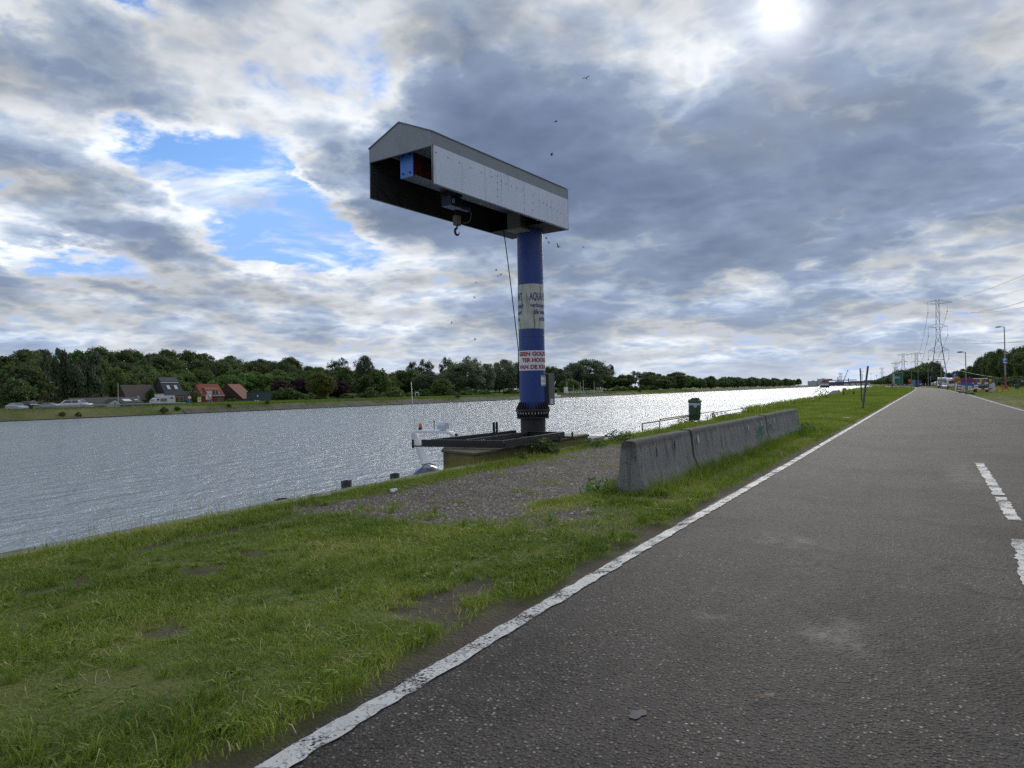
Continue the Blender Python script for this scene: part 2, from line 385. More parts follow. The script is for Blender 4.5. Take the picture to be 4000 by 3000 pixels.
# far bank: sloping edge and land with the wooded rise behind
_fy = [-400, 1350, 1500, 1700, 1850, 2050, 6000]; _fx = [-139, -139, -142, -180, -250, -380, -2500]
def far_x(y): return np.interp(y, _fy, _fx)
def far_z(x, y):
    d = far_x(y) - x                       # metres inland from the water's edge
    z = np.interp(d, [-.5, 0, 3.6, 4.5, 17, 24, 60, 80], [WZ - .8, WZ - .15, -.55, -.5, -.6, -1.6, -1.6, -1.2])
    hill = 7.5 * np.exp(-((y - 190) / 120) ** 2) * sst(62, 150, d) + 3.5 * sst(60, 160, d)
    return z + hill + (fbm(x * .3, y * .3) - .5) * .25 * sst(3, 6, d)
m, G, bs, out = newmat('far_bank_ground'); MF = m
P = G.new('ShaderNodeTexCoord').outputs['Object']
dry = G.mix(G.noise(P, .9, 8, .7), (.06, .08, .024), (.22, .20, .095))
dry = G.mix(G.mr(G.noise(P, .09, 4, .6), .4, .65, 0, .8), dry, (.05, .07, .02))
G.put(bs.inputs['Base Color'], dry); bs.inputs['Roughness'].default_value = .95; bs.inputs['Specular IOR Level'].default_value = .15
ysf = np.concatenate([np.arange(-60, 320, 2.5), 320 * 1.03 ** np.arange(0, 98)]); ysf = ysf[ysf < 5600]
dd = np.array([-.5, 0, .8, 1.6, 2.4, 3.2, 3.8, 4.5, 6, 8, 11, 14, 17, 20, 24, 30, 40, 52, 62, 75, 90, 110, 140, 180, 260, 500, 1500, 4000])
DD, YF = np.meshgrid(dd, ysf); XF = far_x(YF) - DD
far_bank = grid_mesh('far_bank_ground', XF[:, ::-1].copy(), YF[:, ::-1].copy(), far_z(XF, YF)[:, ::-1].copy(), MF); tag(far_bank, kind='structure')
ft = MB(); ft.add([(-3000, 2120, -.9), (-76, 2060, -.9), (900, 2060, -.9), (3000, 9000, -.9), (-6000, 9000, -.9)], [(0, 1, 2, 3, 4)])
tag(ft.build('terrain', MF), kind='structure')

# concrete revetment slabs of the far bank, each laid on the slope
SLAB = pm('revetment_slab', (.085, .077, .066), .95, 0, .35, .5, .5, 6, (.05, .06, .022), .35, .44, .62)
rev = MB(); rev.box((0, 0, 0), (.5, .5, .3)); 
revet = tag(MB().prism([(-139.3, -3.3), (-138.75, -3.3), (-138.75, WZ + .14), (-139.3, WZ + .14)], 52, 420, 'y').build('revetment', pm('wet_kerb', (.02, .02, .018), .6)), 'dark wet kerb of the far bank carrying the sloping revetment slabs', 'revetment')
sl_m = MB().box((0, 0, 0), (4.0, 5.85, .16)).mesh('slab', SLAB)
for i in range(58):
    yy = 60 + i * 6.0
    if yy < 108: continue
    s_ = share('slab', sl_m, revet, (-140.95, yy, -1.49 + rnd.uniform(-.05, .05)), (rnd.uniform(-.006, .006), R(24.0) + rnd.uniform(-.015, .015), 0))

# road surface
m, G, bs, out = newmat('asphalt'); MR = m
P = G.new('ShaderNodeTexCoord').outputs['Object']
v1 = G.vor(P, 40, 'F1', 'Color'); d1 = G.vor(P, 40, 'F1', 'Distance'); r1 = G.sep(v1)
v2 = G.vor(P, 150, 'F1', 'Color'); r2 = G.sep(v2)
st = G.ramp(r1[0], [(0, (.026, .025, .027)), (.3, (.055, .052, .050)), (.5, (.085, .085, .088)), (.66, (.13, .105, .082)), (.82, (.25, .21, .16)), (1, (.54, .50, .44))])
fine = G.ramp(r2[1], [(0, (.026, .024, .023)), (.7, (.052, .047, .044)), (1, (.15, .13, .115))])
st = G.mix(G.mr(G.noise(P, 1.7, 5, .7), .38, .62, .5, 0), st, (.050, .045, .042))
c = G.mix(G.mr(d1, .22, .42, 0, 1), st, fine)
big = G.noise(P, .55, 5, .6); streak = G.noise(G.vm('MULTIPLY', P, (1.6, .12, 1)), 1., 4, .6)
c = G.mix(G.mr(big, .42, .62, 0, .45), c, G.vm('SCALE', c, None, .62))
c = G.mix(G.mr(streak, .45, .7, 0, .35), c, (.085, .075, .072))
ck = G.vor(G.vm('ADD', P, G.vm('SCALE', G.noise(P, 1.3, 4, .6, 0, 'Color'), None, .9)), .42, 'DISTANCE_TO_EDGE')
c = G.mix(G.m('MULTIPLY', G.mr(ck, .0, .016, .75, 0), G.mr(G.noise(P, .25, 2), .42, .55, 0, 1)), c, (.02, .019, .018))
px, py, pz = G.sep(P)
wet = None
for (wx_, wy_, ra, rb, am) in ((-.36, 4.95, .42, .55, 1.), (-1.19, 5.0, .35, .3, .75), (-1.1, 7.8, .75, .7, .8), (.25, 4.6, .5, .7, .6), (-1.16, 3.36, .2, .12, .5), (.9, 14.5, .5, 3.2, .8), (-.7, 6.6, .6, .5, .5)):
    dx = G.m('DIVIDE', G.m('SUBTRACT', px, wx_), ra); dy = G.m('DIVIDE', G.m('SUBTRACT', py, wy_), rb)
    e = G.m('MULTIPLY', G.m('EXPONENT', G.m('MULTIPLY', G.m('ADD', G.m('MULTIPLY', dx, dx), G.m('MULTIPLY', dy, dy)), -1.)), am)
    wet = e if wet is None else G.m('MAXIMUM', wet, e)
wetn = G.mr(G.m('ADD', wet, G.m('MULTIPLY', G.m('SUBTRACT', G.noise(P, 3.5, 8, .75), .5), 1.9)), .5, 1.25, 0, 1, True)
vein = G.m('MULTIPLY', G.mr(G.m('ABSOLUTE', G.m('SUBTRACT', G.noise(P, 4.5, 7, .7, .5), .5)), .0, .045, 1, 0, True), G.mr(wet, .8, .98, 0, 1, True))
c = G.mix(wetn, c, G.vm('SCALE', c, None, .38))
c = G.mix(G.mr(G.noise(P, .32, 6, .7), .46, .62, 0, .8, True), c, G.vm('SCALE', c, None, .5))
c = G.mix(G.mr(G.noise(G.vm('MULTIPLY', P, (2.2, .05, 1)), 1., 3, .5), .52, .7, 0, .4, True), c, G.vm('SCALE', c, None, .6))
G.put(bs.inputs['Base Color'], c); G.put(bs.inputs['Roughness'], G.m('SUBTRACT', G.mr(wetn, 0, 1, .70, .62), G.m('MULTIPLY', vein, .05))); G.put(bs.inputs['Specular IOR Level'], G.m('ADD', G.mr(wetn, 0, 1, .10, .22), G.m('MULTIPLY', vein, .0)))
b = G.new('ShaderNodeBump'); G.put(b.inputs['Strength'], G.mr(wetn, 0, 1, .75, .4)); b.inputs['Distance'].default_value = .008
G.put(b.inputs['Height'], G.m('ADD', G.m('MULTIPLY', G.mr(d1, .1, .55, 1, 0, True), 1.), G.m('MULTIPLY', r2[0], .25))); G.put(bs.inputs['Normal'], b.outputs[0])
yr = np.concatenate([np.arange(-40, 30, .5), np.arange(30, 120, 3), np.arange(120, 620, 8)])
t = np.array([0, .05, .25, .5, .75, .95, 1.])
L = road_l(yr) - .03 + (fbm(yr * 1.7, yr * 0) - .5) * .10; Rr = road_r(yr) + .3 + (fbm(yr * .9, yr * 0 + 5) - .5) * .3
XR = L[:, None] * (1 - t) + Rr[:, None] * t; YR = np.repeat(yr[:, None], 7, 1)
road = grid_mesh('road', XR, YR, np.repeat(np.array([-.012, .004, .01, .02, .01, .004, -.012])[None, :], len(yr), 0), MR); tag(road, kind='structure')
def road_z(x, y):
    return float(np.interp((x - float(road_l(y)) + .13) / (float(road_r(y) - road_l(y)) + .43), t, [-.012, .004, .01, .02, .01, .004, -.012]))

# painted markings: worn thermoplastic with ragged edges and cracks
m, G, bs, out = newmat('road_paint'); MP = m
P = G.new('ShaderNodeTexCoord').outputs['Object']
c = G.mix(G.noise(P, 6, 6, .65), (.34, .345, .345), (.60, .61, .60))
e1 = G.vor(G.vm('ADD', P, G.vm('SCALE', G.noise(P, 5, 4, .6, 0, 'Color'), None, .3)), 5., 'DISTANCE_TO_EDGE')
crk = G.mr(e1, .0, .035, .55, 0)
chip = G.mr(G.m('ADD', G.noise(P, 45, 6, .7), G.m('MULTIPLY', G.noise(P, 3.2, 4, .6), .8)), .90, 1.02, 0, 1)
hole = G.m('MAXIMUM', crk, chip)
c = G.mix(G.mr(G.noise(P, 2.3, 5, .6), .5, .8, 0, .45), c, (.2, .19, .18))
G.put(bs.inputs['Base Color'], c); bs.inputs['Roughness'].default_value = .6
b = G.new('ShaderNodeBump'); b.inputs['Strength'].default_value = .5; b.inputs['Distance'].default_value = .004; G.put(b.inputs['Height'], G.noise(P, 70, 5, .7)); G.put(bs.inputs['Normal'], b.outputs[0])
tr = G.new('ShaderNodeBsdfTransparent'); ms = G.new('ShaderNodeMixShader'); G.put(ms.inputs[0], hole); G.put(ms.inputs[1], bs.outputs[0]); G.put(ms.inputs[2], tr.outputs[0]); G.put(out.inputs[0], ms.outputs[0])
def stripe(name, ya, yb, cx, width, rag=.02, step=.06):
    yy = [ya]
    while yy[-1] < yb: yy.append(min(yb, yy[-1] + (step if yy[-1] < 25 else 1.5 if yy[-1] < 110 else 6)))
    vs, fs = [], []
    yy = np.array(yy); cxx = cx(yy)
    a = cxx - width / 2 + (fbm(yy * 9, yy * 0 + 2) - .5) * rag * 1.5 + rng.uniform(-.3, .3, len(yy)) * rag
    b_ = cxx + width / 2 + (fbm(yy * 9, yy * 0 + 8) - .5) * rag * 1.5 + rng.uniform(-.3, .3, len(yy)) * rag
    for i, v in enumerate(yy):
        vs += [(a[i], v, road_z(a[i], v) + .006), (b_[i], v, road_z(b_[i], v) + .006)]
        if i: fs.append((2 * i - 2, 2 * i - 1, 2 * i + 1, 2 * i))
    o = MB().add(vs, fs).build(name, MP); return tag(o, kind='structure')
stripe('edge_line_marking', -5, 300, lambda v: road_l(v) + .075, .135, .022)
stripe('edge_line_marking', 30, 300, lambda v: road_r(v) - .05, .14, .02)
dash_x = lambda v: np.interp(v, [0, 7, 9.8, 16.5, 60], [.75, .88, 1.1, 1.3, 2.4])
for ya, yb in ((2.5, 8.7), (9.9, 11.8), (12.0, 16.6)): stripe('centre_line_marking', ya, yb, dash_x, .14, .03)

# puddles lying in the worn surface
MPU = pm('puddle_water', (.03, .034, .05), .5, 0, .05, 3, spec=.08)
def puddle(name, pts, label):
    vs = [(x_, y_, road_z(x_, y_) + .005) for x_, y_ in pts]; n = len(vs); c_ = (sum(v[0] for v in vs) / n, sum(v[1] for v in vs) / n, sum(v[2] for v in vs) / n)
    o = MB().add(vs + [c_], [(i, (i + 1) % n, n) for i in range(n)]).build(name, MPU); return tag(o, kind='structure')
def blobpts(cx, cy, rx, ry, n=26, seed=0, k=.45):
    r_ = random.Random(seed); ph = [r_.uniform(0, 6.28) for _ in range(6)]
    out_ = []
    for i in range(n):
        a = 2 * math.pi * i / n; rr = 1 + k * (.5 * math.sin(2 * a + ph[0]) + .35 * math.sin(3 * a + ph[1]) + .3 * math.sin(5 * a + ph[2]) + .2 * math.sin(8 * a + ph[3]))
        out_.append((cx + rx * rr * math.cos(a), cy + ry * rr * math.sin(a)))
    return out_
puddle('puddle', blobpts(-1.16, 3.36, .035, .055, seed=2, k=.3), '')
for i, (a_, b_, c_, d_) in enumerate(()) if True else enumerate(((-.44, 5.02, .028, .07), (-.41, 4.86, .035, .045), (-.37, 4.72, .02, .07), (-.36, 4.86, .03, .02), (-.43, 4.94, .03, .03))): puddle('puddle', blobpts(a_, b_, c_, d_, seed=10 + i, k=.8), '')

# ------------------------------------------------------------------ quay platform and boat crane
MOSS = pm('mossy_concrete', (.14, .12, .03), .9, 0, .35, 1.5, .4, 30, (.055, .055, .018), 1.2, .45, .7)
DECK = pm('deck_concrete', (.30, .285, .25), .85, 0, .2, 2.5, .4, 30, (.14, .13, .10), 1.3, .5, .75)
pf = thing('crane_platform', 'mossy concrete platform block at the quay edge under the steel cradle', 'platform', (-10.2, 15.9, 0))
PTS = [(2.07, -2.7), (2.07, 3.7), (-1.0, 3.7), (-1.0, 1.2), (.9, -2.15)]
MB().prism(PTS, -3.3, .20, 'z').build('block', MOSS, pf, .02)
MB().prism([(2.10, -2.76), (2.10, 3.74), (-1.04, 3.74), (-1.04, 1.2), (.88, -2.2)], .20, .26, 'z').build('deck_slab', pm('deck_dark', (.07, .064, .036), .9, 0, .3, 2, .4, 30), pf, .01)
MB().box((.75, 3.15, .268), (2.6, 1.1, .02)).build('pale_slab', DECK, pf, .005)
sd_ = thing('quay_slab', 'pale concrete landing slab with a grassy edge right of the crane foot', 'slab', (-9.3, 20.15, 0))
MB().box((0, 0, -.02), (2.5, 1.0, .30)).build('slab', DECK, sd_, .015)
pl_ = tag(MB().box((-8.9, 22.6, .02), (1.5, 1.1, .05), R(12)).build('floating_dock_plate', pm('plate_grey', (.30, .33, .38), .5, .2), None, .01), 'grey metal gangway plate lying at the quay edge behind the barrier', 'plate')

CX, CY, CR = -9.5, 18.75, .378
BLUE = pm('crane_blue', (.007, .036, .20), .45, 0, .18, 1.2, .08, 25, (.026, .04, .085), 1.3, .5, .8, stretch=(1, 1, .35))
crane = thing('boat_crane', 'blue column boat crane with a grey clad boom housing and a hanging hook', 'crane', (CX, CY, .2))
def cl(p): return (p[0] - CX, p[1] - CY, p[2] - .2)
c_ = MB().lathe([(CR, .70), (CR, 6.55)], n=48)
c_.v = [(v[0], v[1], v[2]) for v in c_.v]
column = c_.build('column', BLUE, crane)
for z_ in (5.35, 2.95): MB().lathe([(CR, z_ - .012), (CR + .006, z_), (CR, z_ + .012)], n=48).build('weld_seam', BLUE, column)
MB().lathe([(.365, 0), (.365, .72)], n=48).build('base_tube', STEEL_BLACK, crane)
RUSTB = pm('rusty_black', (.022, .018, .017), .65, .1, .4, 8, .3, 60, (.10, .045, .02), 7, .52, .72)
fl = MB().lathe([(.40, .765), (.50, .765), (.505, .80), (.50, .835), (.40, .835)], n=56).build('flange', RUSTB, crane, 0)
gus = MB().prism([(0, 0), (.11, 0), (.11, .03), (.02, .21), (0, .21)], -.008, .008, 'y').mesh('gusset', RUSTB)
gus2 = MB().prism([(0, 0), (.10, 0), (.10, -.03), (.10, -.17), (.0, -.17)], -.008, .008, 'y').mesh('gusset', STEEL_BLACK)
boltm = MB().cone((0, 0, 0), (0, 0, .05), .02, n=6, smooth=False).cone((0, 0, .045), (0, 0, .075), .011, n=6).mesh('bolt', pm('bolt_zinc', (.45, .45, .44), .5, .5))
for i in range(30):
    a = 2 * math.pi * i / 30
    share('gusset', gus, crane, (math.cos(a) * .378, math.sin(a) * .378, .836), (0, 0, a))
    share('gusset', gus2, crane, (math.cos(a) * .37, math.sin(a) * .37, .764), (0, 0, a))
    a += math.pi / 30
    share('bolt', boltm, crane, (math.cos(a) * .445, math.sin(a) * .445, .762), (math.pi, 0, 0))
MB().lathe([(.42, .565), (.475, .565), (.475, .60), (.42, .60)], n=40).build('lower_ring', STEEL_BLACK, crane)

# painted band, warning sheet and notice wrapped round the column; angle 0 faces the road
FACE = math.atan2(-CY, -CX)
def wrap(vs, r, a0, z0):            # flat lettering laid round the column, x runs to the viewer's right
    out_ = []
    for (x_, y_) in vs:
        a = FACE + R(a0) + x_ / CR
        out_.append((r * math.cos(a), r * math.sin(a), z0 + y_ - .2))
    return out_
def band(name, a0, a1, z0, z1, r, mat, parent):
    n = max(2, int(abs(a1 - a0) / 5)); vs = []
    for i in range(n + 1):
        a = FACE + R(a0 + (a1 - a0) * i / n); vs += [(r * math.cos(a), r * math.sin(a), z0 - .2), (r * math.cos(a), r * math.sin(a), z1 - .2)]
    return MB().add(vs, [(2 * i, 2 * i + 2, 2 * i + 3, 2 * i + 1) for i in range(n)], True).build(name, mat, parent)
m, G, bs, out = newmat('weathered_band'); MBAND = m
P = G.new('ShaderNodeTexCoord').outputs['Object']
c = G.mix(G.noise(P, 3, 6, .6), (.40, .41, .37), (.56, .57, .53))
run = G.mr(G.noise(G.vm('MULTIPLY', P, (6, 6, .8)), 1.6, 6, .65), .50, .66, 0, .9, True)
c = G.mix(run, c, (.13, .12, .055))
c = G.mix(G.mr(G.noise(P, 1.6, 5, .6), .5, .72, 0, .6), c, (.20, .21, .13))
G.put(bs.inputs['Base Color'], c); bs.inputs['Roughness'].default_value = .6
bnd = band('advert_band', -180, 180, 3.37, 4.66, CR + .004, MBAND, column)
INK = pm('ink_blue', (.015, .04, .20), .5, 0, .15, 9)
def lettering(body, size, a0, z0, mat, parent, off=.0, wdeg=90., name='lettering'):
    vs, fs = text_mesh(body, size, off, 1.); k_ = R(wdeg) * CR / max(p[0] for p in vs); vs = [(p[0] * k_, p[1]) for p in vs]; return MB().add(wrap(vs, CR + .009, a0, z0), fs).build(name, mat, parent)
for k in (0, -168):
    lettering('AQUA POINT', .30, -6 + k, 4.20, INK, bnd, .006, 133)
    lettering('verkoop verhuur', .185, -3 + k, 3.985, INK, bnd, .004, 138)
    lettering('alle watersport', .185, 10 + k, 3.79, INK, bnd, .004, 116)
    lettering('artikelen', .185, 37 + k, 3.60, INK, bnd, .004, 72)
SHEET = pm('sign_white', (.62, .64, .68), .45, 0, .06, 3, dirt=(.42, .43, .42), dscale=3, dlo=.55, dhi=.8)
RED = pm('sign_red', (.30, .012, .016), .5, 0, .2, 12)
sh = band('warning_sheet', -80, 126, 2.16, 2.735, CR + .004, SHEET, column)
lettering('GEEN GOLFSLAG', .158, -70, 2.585, RED, sh, .007, 194)
lettering('TER HOOGTE', .158, -48, 2.405, RED, sh, .007, 148)
lettering('VAN DE KRAAN', .158, -67, 2.205, RED, sh, .007, 182)
nb = band('notice_board', 38, 84, 1.70, 2.02, CR + .012, pm('notice_grey', (.25, .26, .27), .5), column)
np_ = band('notice_paper', 39, 84, 1.745, 1.965, CR + .018, pm('paper', (.66, .69, .74), .6, 0, .04), nb)
PR = pm('print_dark', (.03, .04, .09), .6)
for (a0, a1, z0, z1) in ((55, 75, 1.925, 1.94), (43, 82, 1.862, 1.870), (43, 66, 1.838, 1.846), (43, 82, 1.810, 1.817)): band('print_line', a0, a1, z0, z1, CR + .021, PR, np_)
# control cabinet on the far side of the column
ux, uy = math.cos(FACE + R(90)), math.sin(FACE + R(90)); vx, vy = math.cos(FACE), math.sin(FACE)
cab_rz = math.atan2(uy, ux)
cbx = (ux * .50 - vx * .12, uy * .50 - vy * .12)
cabm = pm('cabinet_grey', (.16, .155, .14), .6, .2, .2, 4, dirt=(.08, .07, .06), dscale=3)
cb = MB().box((cbx[0], cbx[1], 1.40), (.29, .26, .92), cab_rz).build('control_cabinet', [cabm], crane, .01)
MB().box((cbx[0] - ux * .08 + vx * .136, cbx[1] - uy * .08 + vy * .136, 1.40), (.11, .012, .88), cab_rz).build('hinge_plate', STEEL_BLACK, cb)
MB().box((cbx[0] + ux * .06 + vx * .136, cbx[1] + uy * .06 + vy * .136, 1.05), (.085, .008, .16), cab_rz).build('cabinet_label', SHEET, cb)

# boom housing: a gabled tunnel of clad panels open below and at the front
HX, HY = -.112, -.994                      # boom direction, from the column outward
def hb(u, v, z_): return (HX * u - HY * v, HY * u + HX * v, z_ - .2)     # u along the boom, v toward the road (+)
U0_, U1_ = -.55, 5.42; HWd = .98; ZB, ZE, ZR = 6.25, 7.42, 7.83; ZS = 7.14
CLAD = pm('clad_grey', (.19, .215, .235), .5, .2, .15, 2, .03, 30, (.09, .09, .085), 1.7, .5, .8, stretch=(1, 1, .4))
m, G, bs, out = newmat('clad_white'); CLADW = m
P = G.new('ShaderNodeTexCoord').outputs['Object']
c = G.mix(G.noise(P, 1.4, 6, .6), (.54, .60, .71), (.66, .72, .82))
c = G.mix(G.mr(G.noise(G.vm('MULTIPLY', P, (5, 5, .45)), 1.6, 8, .7), .55, .72, 0, .5, True), c, (.26, .235, .21))
G.put(bs.inputs['Base Color'], c); bs.inputs['Roughness'].default_value = .6; bs.inputs['Specular IOR Level'].default_value = .3
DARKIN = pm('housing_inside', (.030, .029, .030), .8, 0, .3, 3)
TRIM = pm('trim_grey', (.20, .21, .22), .5, .3)
def slab(u0, u1, v, z0, z1, th=.02):
    vs = [hb(u, v + s_ * th / 2, z_) for s_ in (-1, 1) for (u, z_) in ((u0, z0), (u1, z0), (u1, z1), (u0, z1))]
    return MB().add(vs, [(0, 1, 2, 3), (7, 6, 5, 4), (0, 4, 5, 1), (1, 5, 6, 2), (2, 6, 7, 3), (3, 7, 4, 0)])
house = slab(U0_, U1_, HWd, ZS, ZE).build('boom_housing', CLAD, crane)
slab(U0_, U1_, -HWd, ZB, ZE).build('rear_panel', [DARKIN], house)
cuts = [U0_, 1.02, 1.75, 2.95, U1_ - .04]
for a_, b_ in zip(cuts[:-1], cuts[1:]): slab(a_ + .004, b_ - .004, HWd + .004, ZB + .02, ZS - .006, .022).build('side_panel', CLADW, house)
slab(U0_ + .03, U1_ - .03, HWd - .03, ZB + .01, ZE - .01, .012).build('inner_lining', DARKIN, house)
for (za, zb_, mt) in ((0, 1, CLAD),):
    rf = MB()
    for s_ in (-1, 1):
        a = [hb(U0_ - .03, s_ * (HWd + .03), ZE + .005), hb(U1_ + .03, s_ * (HWd + .03), ZE + .005), hb(U1_ + .03, 0, ZR + .02), hb(U0_ - .03, 0, ZR + .02)]
        b2 = [(p[0], p[1], p[2] + .02) for p in a]
        rf.add(a + b2, [(0, 1, 2, 3), (4, 5, 6, 7), (0, 1, 5, 4), (2, 3, 7, 6), (1, 2, 6, 5), (3, 0, 4, 7)])
    rf.build('roof', CLAD, house)
def gable(u, z0, nm):
    pts = [(-HWd, z0), (HWd, z0), (HWd, ZE), (0, ZR), (-HWd, ZE)]
    vs = [hb(u + d, v, z_) for d in (-.01, .01) for v, z_ in pts]
    return MB().add(vs, [(0, 1, 2, 3, 4), (9, 8, 7, 6, 5)] + [(i, (i + 1) % 5, 5 + (i + 1) % 5, 5 + i) for i in range(5)]).build(nm, CLAD, house)
gable(U1_, ZS - .03, 'gable_panel'); gable(U0_, ZB, 'end_panel')
tr_ = MB()
def bar(a, b_, w=.035): tr_.tube([a, b_], w / 2, 4)
for s_ in (-1, 1):
    bar(hb(U1_, s_ * HWd, ZB), hb(U1_, s_ * HWd, ZE)); bar(hb(U0_, s_ * HWd, ZB), hb(U0_, s_ * HWd, ZE)); bar(hb(U0_, s_ * HWd, ZB), hb(U1_, s_ * HWd, ZB))
    bar(hb(U1_, s_ * HWd, ZE), hb(U1_, 0, ZR))
bar(hb(U1_, -HWd, ZS - .03), hb(U1_, HWd, ZS - .03))
tr_.build('edge_trim', TRIM, house)
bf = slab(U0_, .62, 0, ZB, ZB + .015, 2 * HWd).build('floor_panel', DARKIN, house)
rib = MB()
for i in range(7):
    u = .9 + i * .72; rib.tube([hb(u, -HWd + .03, ZB + .02), hb(u, -HWd + .03, ZE - .02)], .018, 4)
rib.tube([hb(U1_ - .05, -HWd + .03, ZB + .45), hb(U1_ - .75, -HWd + .03, ZB + .02)], .02, 4)
rib.tube([hb(U1_ - .05, -HWd + .03, ZB + .62), hb(.7, -HWd + .03, ZB + .62)], .018, 4)
rib.build('rear_rib', STEEL_BLACK, house)
# crane beam inside the housing with its blue end plate
bm_ = MB()
def bx3(u0, u1, v0, v1, z0, z1, mb):
    vs = [hb(u, v, z_) for z_ in (z0, z1) for u, v in ((u0, v0), (u1, v0), (u1, v1), (u0, v1))]
    mb.add(vs, [(0, 3, 2, 1), (4, 5, 6, 7), (0, 1, 5, 4), (1, 2, 6, 5), (2, 3, 7, 6), (3, 0, 4, 7)]); return mb
beam = bx3(.2, U1_ - .25, -.17, .17, 6.68, 7.20, MB()).build('jib_beam', pm('beam_red', (.14, .018, .012), .5, 0, .3, 2, dirt=(.012, .02, .05), dscale=.9, dlo=.45, dhi=.6), crane)
bx3(.2, U1_ - .28, -.24, .24, 6.65, 6.68, MB()).build('lower_flange', pm('beam_flange', (.05, .055, .075), .5, .2), beam)
ep = bx3(U1_ - .25, U1_ - .22, -.20, .20, 6.63, 7.24, MB()).build('end_plate', pm('plate_blue', (.05, .16, .48), .4, 0, .08), beam)
for v_ in (-.11, .11):
    for z_ in (6.72, 7.14): MB().cone(hb(U1_ - .22, v_, z_), hb(U1_ - .195, v_, z_), .022, n=8).build('bolt', STEEL_BLACK, ep)
bx3(.45, .85, -.2, .25, 6.18, 6.75, MB()).build('cable_box', pm('box_grey', (.12, .12, .11), .6), crane)
bx3(.42, .88, -.22, .28, 6.14, 6.18, MB()).build('box_tray', pm('tray_rust', (.22, .20, .15), .7), crane)
# electric hoist, its hook block and hook
HU = 3.55
ho = bx3(HU - .22, HU + .24, -.16, .16, 6.24, 6.50, MB()).build('hoist', pm('hoist_blue', (.018, .045, .085), .5, 0, .3, 5, dirt=(.02, .02, .02), dscale=4), crane, .02)
bx3(HU - .12, HU + .16, -.24, .24, 6.50, 6.66, MB()).build('trolley', STEEL_BLACK, ho)
MB().cone(hb(HU - .62, .0, 6.36), hb(HU - .22, .0, 6.36), .11, n=16).build('motor', pm('motor_blue', (.015, .035, .07), .5), ho)
bx3(HU + .10, HU + .18, .16, .172, 6.30, 6.42, MB()).build('type_plate', SHEET, ho)
rp = MB()
for d_ in (-.05, .05): rp.tube([hb(HU - .12 + d_, .05, 6.22), hb(HU - .12 + d_, .05, 6.0)], .008, 5)
rp.build('hoist_rope', STEEL_BLACK, ho)
hk = bx3(HU - .21, HU - .03, -.02, .12, 5.80, 6.06, MB()).build('hook_block', pm('block_worn', (.12, .10, .08), .6, .3, .3, 8), crane, .02)
hp = [hb(HU - .12, .05, 5.80), hb(HU - .12, .05, 5.73)]
for i in range(11):
    a = R(80 - i * 27); hp.append(hb(HU - .12 - math.cos(a) * .085 * -1, .05, 5.645 + math.sin(a) * .085))
MB().tube(hp, [.022, .022] + [.026, .030, .033, .034, .034, .032, .028, .024, .019, .013, .006], 8).build('hook', pm('hook_steel', (.035, .035, .04), .4, .6), hk)
cbp = [hb(HU + .28 - .02 * i * 0 + .55 * math.sin(R(i * 15)) * -1, .1, 6.30 - .30 * math.sin(R(i * 15)) + .0 * i) for i in range(13)]
MB().tube([hb(HU - .3 - .35 * math.sin(R(t_ * 15)), .1, 6.40 - .50 * (1 - math.cos(R(t_ * 15))) / 2) for t_ in range(13)], .008, 5).build('loop_cable', pm('cable_pale', (.16, .16, .15), .6), ho)
# slack supply cable from the housing down to the column
A_ = Vector(hb(.95, -.45, 6.24)); B_ = Vector((math.cos(FACE + R(-92)) * (CR + .02), math.sin(FACE + R(-92)) * (CR + .02), 2.62))
A_ = Vector(hb(.55, -.55, 6.26))
cp = []
for i in range(15):
    t_ = i / 14; p_ = A_.lerp(B_, t_); off_ = .16 * math.sin(math.pi * t_ ** .8)
    p_.x += math.cos(FACE + R(90)) * off_ * .2; p_.z -= .12 * math.sin(math.pi * t_); cp.append(p_)
cp.append(Vector((B_.x, B_.y, 1.6)))
MB().tube(cp, .014, 6).build('supply_cable', RUBBER, crane)
# screw holes left in the side panels
hol = MB()
for (u_, z_) in [(5.3 - .42 * i, 6.98 - .012 * i) for i in range(7)] + [(2.96, 7.0 - .17 * i) for i in range(4)] + [(1.76, 6.95 - .19 * i) for i in range(4)] + [(1.35, 6.85 - .2 * i) for i in range(3)] + [(1.0 - .19 * i, 6.78 - .02 * i) for i in range(7)] + [(2.6 - .25 * i, 6.88) for i in range(4)]:
    hol.cone(hb(u_, HWd + .0155, z_), hb(u_, HWd + .018, z_), .016, n=7)
hol.build('screw_hole', STEEL_BLACK, house)

# ------------------------------------------------------------------ steel boat cradle on the platform
crd = thing('boat_cradle', 'black steel boat cradle of channel beams resting on the mossy platform', 'cradle', (-9.3, 16.3, .215))
def cb_(p): return (p[0] + 9.3, p[1] - 16.3, p[2] - .215)
BEAM = []
def channel(a, b_, hgt=.17, th=.05, nm='beam', fl_=.07):
    a, b_ = Vector(cb_(a)), Vector(cb_(b_)); d = (b_ - a); L_ = d.length; rz = math.atan2(d.y, d.x); M_ = Matrix.Translation(a) @ Matrix.Rotation(rz, 4, 'Z')
    mb = MB(); mb.box((L_ / 2, 0, 0), (L_, .012, hgt), M=M_)
    for s_ in (-1, 1): mb.box((L_ / 2, fl_ / 2 * 1, s_ * (hgt / 2 - .006)), (L_, fl_, .012), M=M_)
    return mb.build(nm, STEEL_BLACK, crd)
zt = .37
channel((-10.10, 14.02, zt), (-7.97, 14.22, zt)); channel((-7.97, 14.28, zt), (-7.98, 17.60, zt)); channel((-7.98, 17.60, zt), (-9.05, 17.60, zt)); channel((-9.08, 14.45, zt), (-9.05, 17.60, zt), .15)
